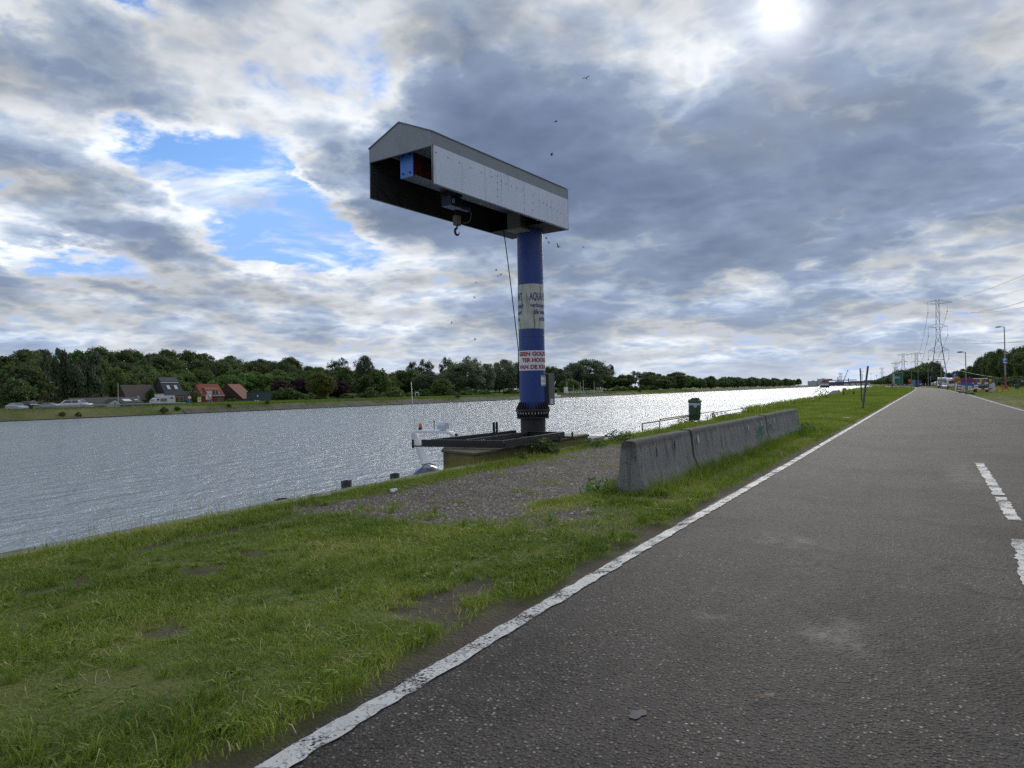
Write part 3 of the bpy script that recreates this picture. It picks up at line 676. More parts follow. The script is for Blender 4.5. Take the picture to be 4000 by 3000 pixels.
channel((-9.95, 14.3, zt), (-9.72, 18.1, zt), .16); channel((-9.9, 14.5, zt - .06), (-8.1, 14.65, zt - .06), .1); channel((-9.7, 16.9, zt - .06), (-8.05, 16.85, zt - .06), .1)
for (x_, y_, w_) in ((-8.95, 15.2, 1.9), (-8.9, 17.0, 1.8)): MB().box(cb_((x_, y_, .275)), (w_, .14, .06)).build('skid', STEEL_BLACK, crd)
for y_ in (17.0, 17.16):
    MB().cone(cb_((-9.82, y_, .40)), cb_((-9.82, y_, .70)), .035, n=10).sphere(cb_((-9.82, y_, .70)), .037).build('pin', RUSTB, crd)
for (a, b_) in (((-10.10, 14.02, .30), (-10.34, 14.0, .30)), ((-7.98, 17.6, .31), (-7.75, 17.6, .31)), ((-7.98, 16.9, .28), (-7.80, 16.9, .28))):
    MB().tube([cb_(a), cb_(b_)], .018, 6).box(cb_((b_[0], b_[1], b_[2] + .05)), (.03, .05, .2)).build('stop_bracket', STEEL_BLACK, crd)
vs, fs = text_mesh('2  JN', .11, .003, .8); MB().add([cb_((-9.07 + .012, 15.05 + x_, .33 + y_)) for x_, y_ in vs], fs).build('chalk_mark', SHEET, crd)

# ------------------------------------------------------------------ rescue boat moored outside the platform
boat = thing('rescue_boat', 'white workboat with radar arch and amber beacon moored below the quay', 'boat', (-14.0, 20.5, WZ))
TUBEC = pm('boat_tube', (.40, .42, .46), .5); NAVY = pm('cowl_navy', (.03, .045, .095), .18, .1, .1, 2, coat=.6)
hull = MB(); secs = []
for (yv, wv, zk, zd) in ((-.4, .95, -.25, .95), (1.5, 1.05, -.35, 1.0), (4, .95, -.3, 1.15), (5.6, .55, -.05, 1.35), (6.6, .06, .5, 1.5)):
    secs.append([(-wv, yv, zd), (-wv, yv, .35), (-wv * .5, yv, zk), (wv * .5, yv, zk), (wv, yv, .35), (wv, yv, zd)])
vs = [p for s_ in secs for p in s_]; n = 6
hull.add(vs, [(i * n + j, i * n + j + 1, (i + 1) * n + j + 1, (i + 1) * n + j) for i in range(4) for j in range(n - 1)] + [tuple(range(6))], True)
hull.build('hull', WHITE, boat)
MB().add([(-.93, -.35, 1.12), (.93, -.35, 1.12), (1.0, 4, 1.2), (0, 6.4, 1.5), (-1.0, 4, 1.2)], [(0, 1, 2, 3, 4)]).build('deck', WHITE, boat)
for s_ in (-1, 1): MB().tube([(s_ * .98, -.6, .92), (s_ * 1.08, 1.5, .95), (s_ * 1.0, 4, 1.1), (s_ * .6, 5.7, 1.3), (0, 6.7, 1.45)], [.2, .24, .24, .22, .16], 12).build('tube', TUBEC, boat)
ar = MB()
path = [(-.86, .62, 1.10), (-.92, .10, 2.0), (-.93, -.22, 2.48), (-.87, -.30, 2.60), (-.70, -.32, 2.64), (.45, -.32, 2.64), (.66, -.30, 2.60), (.82, -.15, 2.38), (.90, .10, 2.0), (.86, .62, 1.10)]
wid = [.30, .20, .15, .12, .10, .10, .12, .15, .20, .30]
sec = []
for i, p_ in enumerate(path):
    d_ = Vector(path[min(i + 1, 9)]) - Vector(path[max(i - 1, 0)]); d_.normalize(); ax = Vector((0, 1, .1)).normalized(); nn = d_.cross(ax).normalized()
    for (a, b_) in ((-1, -1), (1, -1), (1, 1), (-1, 1)): sec.append(Vector(p_) + ax * (a * wid[i] * .9) + nn * (b_ * .055))
ar.add(sec, [(i * 4 + j, i * 4 + (j + 1) % 4, (i + 1) * 4 + (j + 1) % 4, (i + 1) * 4 + j) for i in range(9) for j in range(4)])
arch = ar.build('radar_arch', WHITE, boat, .03)
MB().cone((-.58, -.32, 2.69), (-.58, -.32, 2.77), .065, n=16).build('beacon_base', STEEL_BLACK, arch)
MB().cone((-.58, -.32, 2.77), (-.58, -.32, 2.90), .062, .055, n=16).build('amber_beacon', pm('amber', (.62, .17, .012), .25, 0, .05), arch)
MB().cone((0, -.32, 2.68), (0, -.32, 2.95), .012, n=6).sphere((0, -.32, 2.97), .03).build('antenna', STEEL_BLACK, arch)
MB().prism([(-.14, 2.72), (.14, 2.72), (.15, 2.86), (.08, 2.96), (-.08, 2.96), (-.15, 2.86)], .22, .52, 'x', Matrix.Translation((0, -.32, 0))).build('radar_box', pm('radar_grey', (.50, .54, .62), .4), arch, .015)
MB().tube([(-.80, -.30, 2.6), (-.82, -.42, 3.7), (-.83, -.46, 4.35)], [.012, .011, .008], 6).build('whip_aerial', WHITE, arch)
fl_ = MB()
for dz_ in (.0, .12): fl_.cone((.90, -.28, 2.42 + dz_), (.93, -.40, 2.42 + dz_), .05, n=10)
fl_.build('flood_light', STEEL_BLACK, arch)
cw = MB(); secs = []
for (yv, wv, za, zb_) in ((-.95, .10, .98, 1.10), (-.80, .22, .92, 1.22), (-.55, .28, .90, 1.36), (-.25, .30, .92, 1.44), (.02, .27, .95, 1.40), (.22, .20, 1.0, 1.26), (.34, .1, 1.05, 1.15)):
    for k in range(12):
        a = 2 * math.pi * k / 12; ca, sa = math.cos(a), math.sin(a)
        secs.append((wv * (abs(ca) ** .7) * (1 if ca > 0 else -1), yv, (za + zb_) / 2 + (zb_ - za) / 2 * (abs(sa) ** .7) * (1 if sa > 0 else -1)))
cw.add(secs, [(i * 12 + j, i * 12 + (j + 1) % 12, (i + 1) * 12 + (j + 1) % 12, (i + 1) * 12 + j) for i in range(6) for j in range(12)] + [tuple(range(12)), tuple(range(72, 84))], True)
om = cw.build('outboard_motor', NAVY, boat); om.location = (-.12, -.35, .10)
MB().box((.27, -.62, 1.16), (.03, .26, .09)).build('air_intake', STEEL_BLACK, om)
MB().box((0, -.1, .5), (.16, .22, .9)).build('motor_leg', STEEL_BLACK, om)
MB().tube([(-.2, -.3, 1.445), (0, -.1, 1.47), (.12, .05, 1.40)], .03, 6).build('silver_trim', pm('silver', (.45, .48, .55), .2, .5), om)
MB().tube([(.2, .55, 1.14), (.25, .8, 1.24), (.3, 1.2, 1.24), (.32, 1.45, 1.14)], .02, 6).build('grab_rail', STEEL_BLACK, boat)

# ------------------------------------------------------------------ steel pipe piles at the quay edge
PILE = pm('pile_steel', (.022, .024, .032), .5, .3, .3, 6)
pm_ = MB().lathe([(.10, -2.2), (.10, 0), (.085, 0), (.085, -.3)], n=22).mesh('pipe_pile', PILE)
for (y_, z_, l_) in ((9.42, .10, 'black steel pipe pile rising higher above the quay edge beside the litter bag'), (10.75, .075, 'black steel pipe pile at the quay edge nearest the moored boat'), (7.95, .0, 'low black pipe pile almost hidden by tall grass at the quay edge')):
    o = share('pipe_pile', pm_, None, (-8.36, y_, z_)); tag(o, l_, 'pile', 'pipe piles along the quay')

# ------------------------------------------------------------------ concrete barriers
m, G, bs, out = newmat('barrier_concrete'); MC = m
P = G.new('ShaderNodeTexCoord').outputs['Object']
c = G.mix(G.noise(P, 2.2, 7, .65), (.13, .127, .122), (.27, .262, .248))
vst = G.noise(G.vm('MULTIPLY', P, (9, 9, .55)), 1.2, 6, .7)
c = G.mix(G.mr(vst, .46, .66, 0, .65, True), c, (.042, .040, .040))
c = G.mix(G.mr(G.noise(G.vm('ADD', G.vm('MULTIPLY', P, (12, 12, .7)), (5, 3, 1)), 1.1, 5, .7), .56, .7, 0, .5, True), c, (.33, .33, .32))
sx, sy, sz = G.sep(P)
top = G.mr(G.m('ADD', sz, G.m('MULTIPLY', G.m('SUBTRACT', G.noise(P, 3, 5, .6), .5), .35)), .66, .80, 0, .75, True)
c = G.mix(top, c, (.05, .048, .045))
moss = G.m('MULTIPLY', G.mr(G.m('ADD', sz, G.m('MULTIPLY', G.m('SUBTRACT', G.noise(P, 4, 6, .7), .5), .7)), .0, .38, 1, 0, True), .65)
c = G.mix(moss, c, (.15, .165, .135))
c = G.mix(G.mr(G.noise(P, 26, 4, .7), .58, .66, 0, .8), c, (.02, .02, .02))
G.put(bs.inputs['Base Color'], c); bs.inputs['Roughness'].default_value = .9; bs.inputs['Specular IOR Level'].default_value = .25
b = G.new('ShaderNodeBump'); b.inputs['Strength'].default_value = .7; b.inputs['Distance'].default_value = .02; G.put(b.inputs['Height'], G.m('ADD', G.noise(P, 22, 6, .7), vst)); G.put(bs.inputs['Normal'], b.outputs[0])
GREENP = pm('spray_green', (.03, .19, .10), .7, 0, .3, 5)
prof = [(.29, -.05), (.285, .06), (.27, .10), (.20, .26), (.17, .36), (.125, .76), (.105, .81), (.07, .83), (-.07, .83), (-.105, .81), (-.125, .76), (-.17, .36), (-.20, .26), (-.27, .10), (-.285, .06), (-.29, -.05)]
def barrier_mesh(Lb, seed):
    r_ = random.Random(seed); mb = MB(); N_ = max(4, int(Lb / .25)); n = len(prof); vs = []
    for i in range(N_ + 1):
        t_ = -Lb / 2 + Lb * i / N_
        ins = .02 if i in (0, N_) else 0
        for (u, z_) in prof: vs.append((u * (1 - ins * 1.5) + r_.uniform(-.004, .004), t_, z_ - (ins * .4 if z_ > .7 else 0) + r_.uniform(-.004, .004)))
    mb.add(vs, [(i * n + j, i * n + (j + 1) % n, (i + 1) * n + (j + 1) % n, (i + 1) * n + j) for i in range(N_) for j in range(n)], True)
    mb.add(vs[:n], [tuple(range(n))]); mb.add(vs[-n:], [tuple(range(n - 1, -1, -1))])
    return mb.mesh('concrete_barrier', MC)
BX = [(10.3, 13.13, 'end concrete barrier with a flared footing and two grey reflectors facing the gravel', 0), (13.21, 15.13, 'second concrete barrier of the row counted from the gravel apron', 1), (15.21, 20.08, 'long concrete barrier with a green paint smear on its lower face', 2), (20.15, 23.28, 'concrete barrier with a pale reflector between the green smear and the far end', 3), (23.36, 25.7, 'concrete barrier closing the row at the end beside the open lawn', 4)]
for (a, b_, lab, k) in BX:
    yc = (a + b_) / 2; xc = np.interp(yc, [10.3, 25.6], [-3.62, -3.19]) + (.012 if k % 2 else 0)
    o = share('concrete_barrier', barrier_mesh(b_ - a, k), None, (float(xc), yc, -.02 + .01 * (k % 2)), (0, 0, R(-1.6) + R(rnd.uniform(-.25, .25)))); tag(o, lab, 'barrier', 'concrete road barriers in a row')
    for (yr_, zr_) in {0: ((-.55, .60), (.42, .64)), 1: ((-.7, .63),), 2: ((.2, .62), (1.75, .64)), 3: ((-.6, .64),)}.get(k, ()):
        rm = MB().box((.15 + (.70 - zr_) * .09, yr_, zr_), (.018, .065, .13), 0, None, ('Y', R(-6))).build('reflector', pm('reflector_grey', (.16, .17, .20), .35, 0, .1) if k == 0 else pm('reflector_pale', (.45, .46, .47), .35), o)
# green spray smear: many short flecks following the face
def face_u(z_): return np.interp(z_, [.1, .26, .36, .76], [.27, .20, .17, .125])
def smear(o, yc, zc, ny, seed, n_=120):
    r_ = random.Random(seed); mb = MB()
    for _ in range(n_):
        yy_ = yc + r_.gauss(0, ny); za = zc + r_.gauss(0, .09); zb_ = za + r_.uniform(.02, .09); w_ = r_.uniform(.006, .02)
        za = max(.12, za); zb_ = max(za + .015, min(.7, zb_))
        mb.add([(face_u(za) + .009, yy_ - w_, za), (face_u(za) + .009, yy_ + w_, za), (face_u(zb_) + .009, yy_ + w_ * .8, zb_), (face_u(zb_) + .009, yy_ - w_ * .8, zb_)], [(0, 1, 2, 3)])
    mb.build('paint_smear', GREENP, o)
bars = [o for o in COL.objects if o.name.startswith('concrete_barrier')]
smear(bars[2], 1.6, .42, .33, 3); smear(bars[3], -1.2, .45, .2, 4, 30); smear(bars[4], .7, .35, .3, 5, 40)

# ------------------------------------------------------------------ litter bin, handrails, posts, litter
bn = thing('litter_bin', 'green plastic litter bin with grey trim hung on a short post', 'bin', (-7.98, 31.5, 0), R(-20))
GRN = pm('bin_green', (.016, .045, .018), .45, 0, .15, 3)
MB().cone((-.30, 0, -.1), (-.30, 0, 1.05), .032, n=10).build('post', GALV, bn)
def rsec(w_, d_, z_, k=.25): return [(w_ * a, d_ * b_, z_) for a, b_ in ((-1, -1 + k), (-1 + k, -1), (1 - k, -1), (1, -1 + k), (1, 1 - k), (1 - k, 1), (-1 + k, 1), (-1, 1 - k))]
def stack(secs_, caps=True):
    n = len(secs_[0]); mb = MB(); mb.add([p for s_ in secs_ for p in s_], [(i * n + j, i * n + (j + 1) % n, (i + 1) * n + (j + 1) % n, (i + 1) * n + j) for i in range(len(secs_) - 1) for j in range(n)] + ([tuple(range(n - 1, -1, -1)), tuple((len(secs_) - 1) * n + j for j in range(n))] if caps else [])); return mb
stack([rsec(.17, .15, .14), rsec(.205, .18, .40), rsec(.225, .19, .93)]).build('body', GRN, bn, .02)
stack([rsec(.229, .194, .80), rsec(.231, .196, .90)], False).build('grey_trim', pm('trim_pale', (.35, .38, .45), .5), bn)
MB().add([(.06 + .09 * math.cos(a) + .09, -.201, .80 + .10 * math.sin(a)) for a in [2 * math.pi * i / 16 for i in range(16)]] + [(.06 + .09 * math.cos(a) + .09, -.185, .80 + .10 * math.sin(a)) for a in [2 * math.pi * i / 16 for i in range(16)]], [tuple(range(16))] + [(i, (i + 1) % 16, 16 + (i + 1) % 16, 16 + i) for i in range(16)]).build('badge', pm('trim_pale', (.35, .38, .45), .5), bn)
lid = stack([rsec(.26, .215, .93), rsec(.265, .22, .965), rsec(.22, .18, 1.02), rsec(.12, .13, 1.10), rsec(.04, .08, 1.13)]).build('lid', GRN, bn, .015)
MB().box((.14, -.06, 1.08), (.12, .22, .10)).build('lid_hood', GRN, bn, .02); MB().box((.205, -.06, 1.06), (.01, .16, .06)).build('opening', STEEL_BLACK, bn)
RAIL = pm('rail_steel', (.055, .055, .06), .5, .5, .2, 8)
def hoop(y0, y1, h_, x_, lab):
    pts = [(x_, y0, -.4), (x_, y0, h_ - .06), (x_, y0 + .02, h_ - .015), (x_, y0 + .07, h_), (x_, y1 - .07, h_), (x_, y1 - .02, h_ - .015), (x_, y1, h_ - .06), (x_, y1, -.4)]
    tag(MB().tube(pts, .024, 8).build('ladder_handrail', RAIL), lab, 'handrail', 'tubular rails at the quay edge')
hoop(24.6, 31.2, .33, -8.12, 'low tubular rail at the quay edge nearest the concrete slab'); hoop(27.3, 36.5, .36, -8.30, 'longer tubular rail running behind the green litter bin'); hoop(35.4, 44.5, .31, -8.12, 'low tubular rail between the litter bin and the weedy bank'); hoop(38.5, 46, .08, -8.30, 'lowest tubular rail half buried in the bank grass')
POST = pm('post_grey', (.085, .095, .10), .5, .5, .15, 6)
tag(MB().cone((-2.26, 51.4, -.3), (-1.86, 51.5, 2.75), .06, n=12).build('leaning_post', POST), 'tall grey steel post leaning over on the lawn beside the road', 'post', 'leaning posts on the lawn')
tag(MB().cone((-3.0, 68.5, -.3), (-3.08, 68.5, 2.95), .055, n=12).build('leaning_post', POST), 'shorter upright dark post standing behind the leaning one', 'post', 'leaning posts on the lawn')
tag(MB().lathe([(.0, .05), (.10, .055), (.14, .075), (.15, .08), (.14, .06), (.0, .03)], (-2.23, 36.06, 0), 16).build('paper_plate', pm('paper_white', (.7, .7, .7), .7)), 'white paper plate thrown away on the lawn', 'litter')
bag = MB(); r_ = random.Random(5)
for i in range(5): bag.sphere((r_.uniform(-.05, .05), r_.uniform(-.06, .06), r_.uniform(.03, .06)), (r_.uniform(.04, .07), r_.uniform(.04, .07), r_.uniform(.03, .05)), 7, 5)
bo = bag.build('litter_bag', pm('bag_white', (.55, .57, .56), .5)); bo.location = (-7.15, 9.15, 0); bo.scale = (.65, .65, .65); tag(bo, 'crumpled white plastic bag lying at the edge of the gravel', 'litter')
lf = MB().add([(0, 0, 0), (.05, .012, .012), (.10, 0, .004), (.05, -.015, .008), (.11, .03, .015)], [(0, 1, 2, 3), (1, 4, 2)]).build('dead_leaf', pm('leaf_dry', (.24, .19, .12), .7)); lf.location = (-.69, 3.78, .024); lf.rotation_euler = (0, 0, R(20)); tag(lf, 'pale dry leaf lying on the asphalt', 'leaf')

# ------------------------------------------------------------------ vehicles
TYRE = pm('tyre', (.012, .012, .013), .8); HUB = pm('hub_cap', (.28, .28, .29), .35, .6)
wheel_me = MB().lathe([(.10, -.10), (.30, -.10), (.33, -.06), (.33, .06), (.30, .10), (.10, .10)], n=18).mesh('tyre', TYRE)
rim_me = MB().lathe([(.0, .07), (.05, .095), (.2, .085), (.215, .1)], n=14).mesh('rim', HUB)
def paint(nm, c, rough=.22): return pm('paint_' + nm, c, rough, .15, .04, 1.5, coat=.7)
def wheels(root, xs_, hw, r_=.33):
    k = r_ / .33
    for x_ in xs_:
        for s_ in (-1, 1):
            w_ = share('wheel', wheel_me, root, (x_, s_ * (hw - .12), r_), (R(90) * (-s_), 0, 0), (k, k, 1)); share('rim', rim_me, w_)
def car(name, label, cat, loc, rz, kind, col, group='vehicles parked on the far bank', lamps=True):
    """x forward; lower body lofted from side profile, greenhouse narrowed upward, window bands set proud"""
    t_ = thing(name, label, cat, loc, rz, group)
    Lh = {'sedan': 2.35, 'coupe': 2.25, 'suv': 2.25, 'van': 2.2, 'pickup': 2.5}[kind]; hw = {'sedan': .91, 'coupe': .9, 'suv': .93, 'van': .92, 'pickup': .93}[kind]
    prof_ = {'sedan': ([(-2.35, .55), (-2.33, .95), (-1.75, 1.0), (.95, .95), (1.9, .82), (2.3, .66), (2.35, .45)], [(-1.75, 1.0), (-1.0, 1.40), (.05, 1.44), (.95, .95)]),
             'coupe': ([(-2.25, .55), (-2.2, .92), (-1.9, .96), (1.0, .9), (1.9, .76), (2.2, .6), (2.25, .42)], [(-1.95, .96), (-.9, 1.30), (.1, 1.33), (1.05, .9)]),
             'suv': ([(-2.25, .55), (-2.25, 1.05), (-2.2, 1.1), (.95, 1.08), (1.95, .98), (2.2, .8), (2.25, .5)], [(-2.2, 1.1), (-2.0, 1.72), (.1, 1.78), (.95, 1.08)]),
             'van': ([(-2.2, .5), (-2.2, 1.0), (1.3, 1.0), (2.0, .9), (2.2, .7), (2.2, .45)], [(-2.2, 1.0), (-2.1, 1.75), (.5, 1.8), (1.35, 1.0)]),
             'pickup': ([(-2.5, .6), (-2.5, 1.1), (1.0, 1.1), (2.0, 1.02), (2.4, .85), (2.5, .5)], [(-2.45, 1.1), (-2.35, 1.76), (.15, 1.80), (1.0, 1.1)])}[kind]
    low, top_ = prof_
    poly = low + [(Lh, .28), (-Lh, .28)]
    mb = MB(); n = len(poly); vs = []
    for (yy_, sc_) in ((-hw, .97), (-hw * .94, 1.), (hw * .94, 1.), (hw, .97)):
        for (x_, z_) in poly: vs.append((x_ * sc_ if abs(x_) > 1.5 else x_, yy_, .28 + (z_ - .28) * (sc_ if z_ > .5 else 1)))
    mb.add(vs, [(i * n + j, i * n + (j + 1) % n, (i + 1) * n + (j + 1) % n, (i + 1) * n + j) for i in range(3) for j in range(n)] + [tuple(range(n)), tuple(range(3 * n, 4 * n))])
    P_ = paint(col[0], col[1])
    k = len(top_); tw = .74 if kind != 'coupe' else .68
    zb_, zt_ = top_[0][1], max(p[1] for p in top_)
    def half(z_): return hw * .93 - (hw * .93 - tw) * (z_ - zb_) / (zt_ - zb_ + .001)
    vs = [(x_, s_ * half(z_), z_) for s_ in (-1, 1) for (x_, z_) in top_]
    mb.add(vs, [(i, i + 1, k + i + 1, k + i) for i in range(k - 1)] + [tuple(range(k)), tuple(range(k, 2 * k))])
    mb.build('body', P_, t_, .04)
    # side, front and rear glass as bands standing just proud of the cabin
    c_ = (sum(p[0] for p in top_) / k, zb_ + .5 * (zt_ - zb_))
    for s_ in (-1, 1):
        g_ = [(c_[0] + (x_ - c_[0]) * .84, zb_ + .06 + (z_ - zb_) * .80) for x_, z_ in top_]
        spl = (g_[1][0] + g_[2][0]) / 2
        def seg(a, b_):
            lo = max(a, g_[0][0]); hi = min(b_, g_[3][0]); xa = np.interp([lo, hi], [g_[0][0], g_[3][0]], [g_[0][1], g_[3][1]])
            topx0 = max(a, g_[1][0]); topx1 = min(b_, g_[2][0]); pts = [(lo, xa[0]), (hi, xa[1]), (topx1, g_[2][1]), (topx0, g_[1][1])]
            return [(x_, s_ * (half(z_) + .012), z_) for x_, z_ in pts]
        for a, b_ in ((-9, spl - .05), (spl + .05, 9)): MB().add(seg(a, b_), [(0, 1, 2, 3)]).build('side_window', GLASS, t_)
    for (i0, i1, nm) in ((2, 3, 'windscreen'), (0, 1, 'rear_window')):
        (xa, za), (xb, zb2) = top_[i0], top_[i1]; sgn = 1 if nm == 'windscreen' else -1
        pts = []
        for f_ in (.1, .9):
            x_, z_ = xa + (xb - xa) * f_, za + (zb2 - za) * f_
            for s_ in (-1, 1): pts.append((x_ + sgn * .012, s_ * (half(z_) - .08), z_ + .012))
        MB().add(pts, [(0, 1, 3, 2)]).build(nm, GLASS, t_)
    wheels(t_, (-Lh * .6, Lh * .6), hw, .33 if kind in ('sedan', 'coupe') else .37)
    zf = low[-2][1]
    for s_ in (-1, 1):
        MB().box((Lh - .03, s_ * hw * .7, zf - .02), (.12, .3, .13)).build('headlight', pm('lamp_glass', (.55, .57, .6), .15), t_)
        MB().box((-Lh + .02, s_ * hw * .78, low[1][1] - .15), (.08, .22, .2)).build('tail_light', pm('tail_red', (.25, .012, .01), .25), t_)
    MB().box((Lh + .0, 0, .45), (.06, .5, .11)).build('number_plate', pm('plate_white', (.6, .6, .58), .5), t_)
    return t_
def face(x_, y_): return math.atan2(-y_, -x_)       # heading toward the photographer's quay

fz = -.62
car('parked_car', 'white car half hidden by the willow bank at the end of the parked row', 'car', (-150, 71.6, fz), R(-28), 'suv', ('white', (.62, .63, .64)))
car('parked_car', 'silver sedan facing the canal with bright windscreen and headlights', 'car', (-150.5, 76.2, fz), R(2), 'sedan', ('silver', (.36, .40, .47)))
car('parked_car', 'black off road car with a red tail light in the parked row', 'car', (-153.5, 80.3, fz), R(128), 'suv', ('black', (.012, .011, .013)))
car('parked_car', 'low grey coupe behind the end of the guard rail', 'car', (-148.8, 80.8, fz), R(205), 'coupe', ('grey', (.20, .22, .26)))
car('parked_car', 'white estate pickup with a canopy showing three dark side windows', 'car', (-150.0, 85.0, fz), R(250), 'pickup', ('white2', (.60, .60, .58)))
car('parked_car', 'white off road car facing the canal at the house end of the row', 'car', (-151.2, 89.0, fz), R(18), 'suv', ('white3', (.60, .62, .65)))
# camper lorry
cp_ = thing('camper_truck', 'white camper lorry with a high cabin box parked before the black house', 'camper', (-151.5, 107.8, fz), R(-97), 'vehicles parked on the far bank')
CW = pm('camper_white', (.56, .56, .54), .45, 0, .08, 2, dirt=(.35, .34, .3), dscale=1.5)
MB().prism([(-2.8, .55), (2.4, .55), (2.4, 1.15), (2.1, 1.55), (1.5, 1.9), (.9, 1.98), (-2.8, 1.98)], -1.0, 1.0, 'y').build('body', CW, cp_, .06)
MB().box((-1.7, 0, 2.15), (1.9, 1.9, .45)).build('roof_box', CW, cp_, .05)
MB().box((.5, 0, 2.38), (1.5, 1.5, .7)).build('rooftop_pod', pm('pod_white', (.58, .60, .62), .5), cp_, .03); MB().box((.5, 0, 2.75), (1.8, 1.7, .08)).build('pod_lid', CW, cp_)
for s_ in (-1, 1):
    MB().box((-1.9, s_ * 1.006, 1.75), (.62, .02, .34)).build('side_window', GLASS, cp_); MB().box((1.35, s_ * 1.006, 1.45), (.6, .02, .42)).build('cab_window', GLASS, cp_)
    MB().box((0, s_ * 1.004, 1.35), (1.6, .016, .7)).build('tarpaulin', pm('tarp_grey', (.16, .17, .18), .7), cp_)
MB().prism([(2.38, 1.2), (2.12, 1.54), (2.14, 1.56), (2.41, 1.21)], -.85, .85, 'y').build('windscreen', GLASS, cp_)
wheels(cp_, (-1.8, 1.7), 1.0, .38)

# ------------------------------------------------------------------ guard rail, poles and signs of the far bank
gr_ = thing('guard_rail', 'long galvanised steel guard rail along the far bank road', 'guard rail', (-144, 77, -.6))
MB().prism([(-.03, .45), (.02, .48), (.03, .55), (-.01, .60), (.03, .65), (.02, .74), (-.03, .77)], 0, 31.5, 'y').build('rail', pm('rail_galv', (.26, .29, .31), .45, .5), gr_)
gp = MB().box((-.06, 0, .2), (.08, .1, 1.1)).mesh('post', GALV)
for i in range(16): share('post', gp, gr_, (0, .3 + i * 2.06, 0))
POLE = pm('pole_concrete', (.34, .34, .32), .7)
lp = thing('lamp_pole', 'slim pale concrete pole behind the far guard rail', 'pole', (-145, 93.1, -.6)); MB().cone((0, 0, 0), (0, 0, 5.2), .09, .06, n=8).build('shaft', POLE, lp)
def sign(name, label, loc, rz, parts_, h_, group='signs on the far bank', pr=.045):
    t_ = thing(name, label, 'sign', loc, rz, group); MB().cone((0, 0, -.2), (0, 0, h_), pr, n=8).build('post', GALV, t_)
    for nm, mb, mt in parts_: mb.build(nm, mt, t_)
    return t_
def disc(x_, z_, r_, d=.03, n=20): return MB().add([(x_ + r_ * math.cos(2 * math.pi * i / n), s_ * d / 2, z_ + r_ * math.sin(2 * math.pi * i / n)) for s_ in (-1, 1) for i in range(n)], [tuple(range(n)), tuple(range(2 * n - 1, n - 1, -1))] + [(i, (i + 1) % n, n + (i + 1) % n, n + i) for i in range(n)])
def board(x_, z_, w_, h_, y_=0, d=.03): return MB().box((x_, y_, z_), (w_, d, h_))
SW = pm('sign_face_white', (.66, .66, .64), .45); SR = pm('sign_face_red', (.42, .02, .02), .4); SB = pm('sign_face_blue', (.015, .09, .42), .4); SK = pm('sign_face_black', (.02, .02, .02), .5); SG = pm('sign_back', (.30, .32, .34), .45, .4); SY = pm('sign_yellow', (.48, .45, .14), .5)
NRM = R(62)     # boards on the far bank face across the canal
sign('bank_sign', 'small grey board on a post behind the guard rail', (-144.6, 97.4, -.5), NRM, [('board', board(0, 1.95, .55, .75), SG), ('lower_board', board(0, 1.35, .4, .4), SG)], 2.3)
rs = sign('bank_sign', 'round white and red traffic sign with a blue plate beside the guard rail end', (-144.3, 109.8, -.55), NRM, [('disc', disc(0, 1.75, .46), SR), ('disc_face', disc(0, 1.75, .34, .05), SW), ('blue_plate', board(0, .85, .8, .35), SB), ('brace', MB().box((.45, .2, .6), (.05, .05, 1.5), 0, None, ('X', R(14))), SG)], 2.2)
nas = sign('bank_sign', 'square red bordered no anchoring sign with a struck black anchor', (-144.3, 115.0, -.45), NRM, [('second_post', MB().cone((.55, 0, -.2), (.55, 0, 1.6), .045, n=8), GALV)], 1.6)
pan = MB().box((0, 0, 1.72), (1.5, .04, 1.5)).build('panel', SR, nas); MB().box((0, -.022, 1.72), (1.24, .02, 1.24)).build('panel_face', SW, pan)
an = MB(); an.tube([(0, -.05, 1.3), (0, -.05, 2.1)], .04, 6); an.tube([(-.42, -.05, 1.75), (-.36, -.05, 1.45), (0, -.05, 1.3), (.36, -.05, 1.45), (.42, -.05, 1.75)], .045, 6); an.tube([(-.2, -.05, 1.95), (.2, -.05, 1.95)], .035, 6)
nas_an = an.build('anchor_symbol', SK, pan); nas_an.rotation_euler = (0, 0, 0); MB().box((0, -.06, 1.72), (1.75, .02, .14), 0, None, ('Y', R(45))).build('strike_bar', SR, pan)
sign('bank_sign', 'pale yellow notice board standing next to the no anchoring sign', (-145.3, 113.2, -.45), NRM, [('board', board(0, 1.15, .8, 1.15), SY), ('paper', board(0, .72, .6, .2, -.03), SW)], 1.7)
# green switch cabinet
ec = thing('switch_cabinet', 'dark green electrical cabinet house with stickers on the far bank', 'cabinet', (-150, 135.3, -.65), R(90 + 0))
EG = pm('cabinet_green', (.022, .045, .042), .6, 0, .2, 1.2, dirt=(.05, .07, .065), dscale=1.3)
MB().box((0, 0, 1.45), (6.4, 2.2, 2.9)).build('body', EG, ec, .03); MB().box((0, 0, 2.96), (6.6, 2.4, .12)).build('roof', pm('roof_dark', (.02, .025, .025), .7), ec)
MB().box((1.4, 1.115, 1.35), (1.2, .04, 2.3)).build('door', pm('door_blue', (.02, .04, .06), .5), ec)
for (x_, z_, w_, h_) in ((1.5, 1.9, .35, .35), (1.5, .55, .75, .35), (2.3, .65, .35, .35)): MB().box((-x_ * -1, 1.14, z_), (w_, .02, h_)).build('sticker', SW, ec)
graf = MB(); r_ = random.Random(9)
for i in range(9): graf.tube([(-1.4 + r_.gauss(0, .3), 1.112, 1.5 + r_.gauss(0, .4)), (-1.4 + r_.gauss(0, .3), 1.112, 1.5 + r_.gauss(0, .4))], .02, 4)
graf.build('spray_mark', pm('spray_pale', (.16, .22, .22), .7), ec)
for o in [ec]: o.rotation_euler = (0, 0, R(-90))

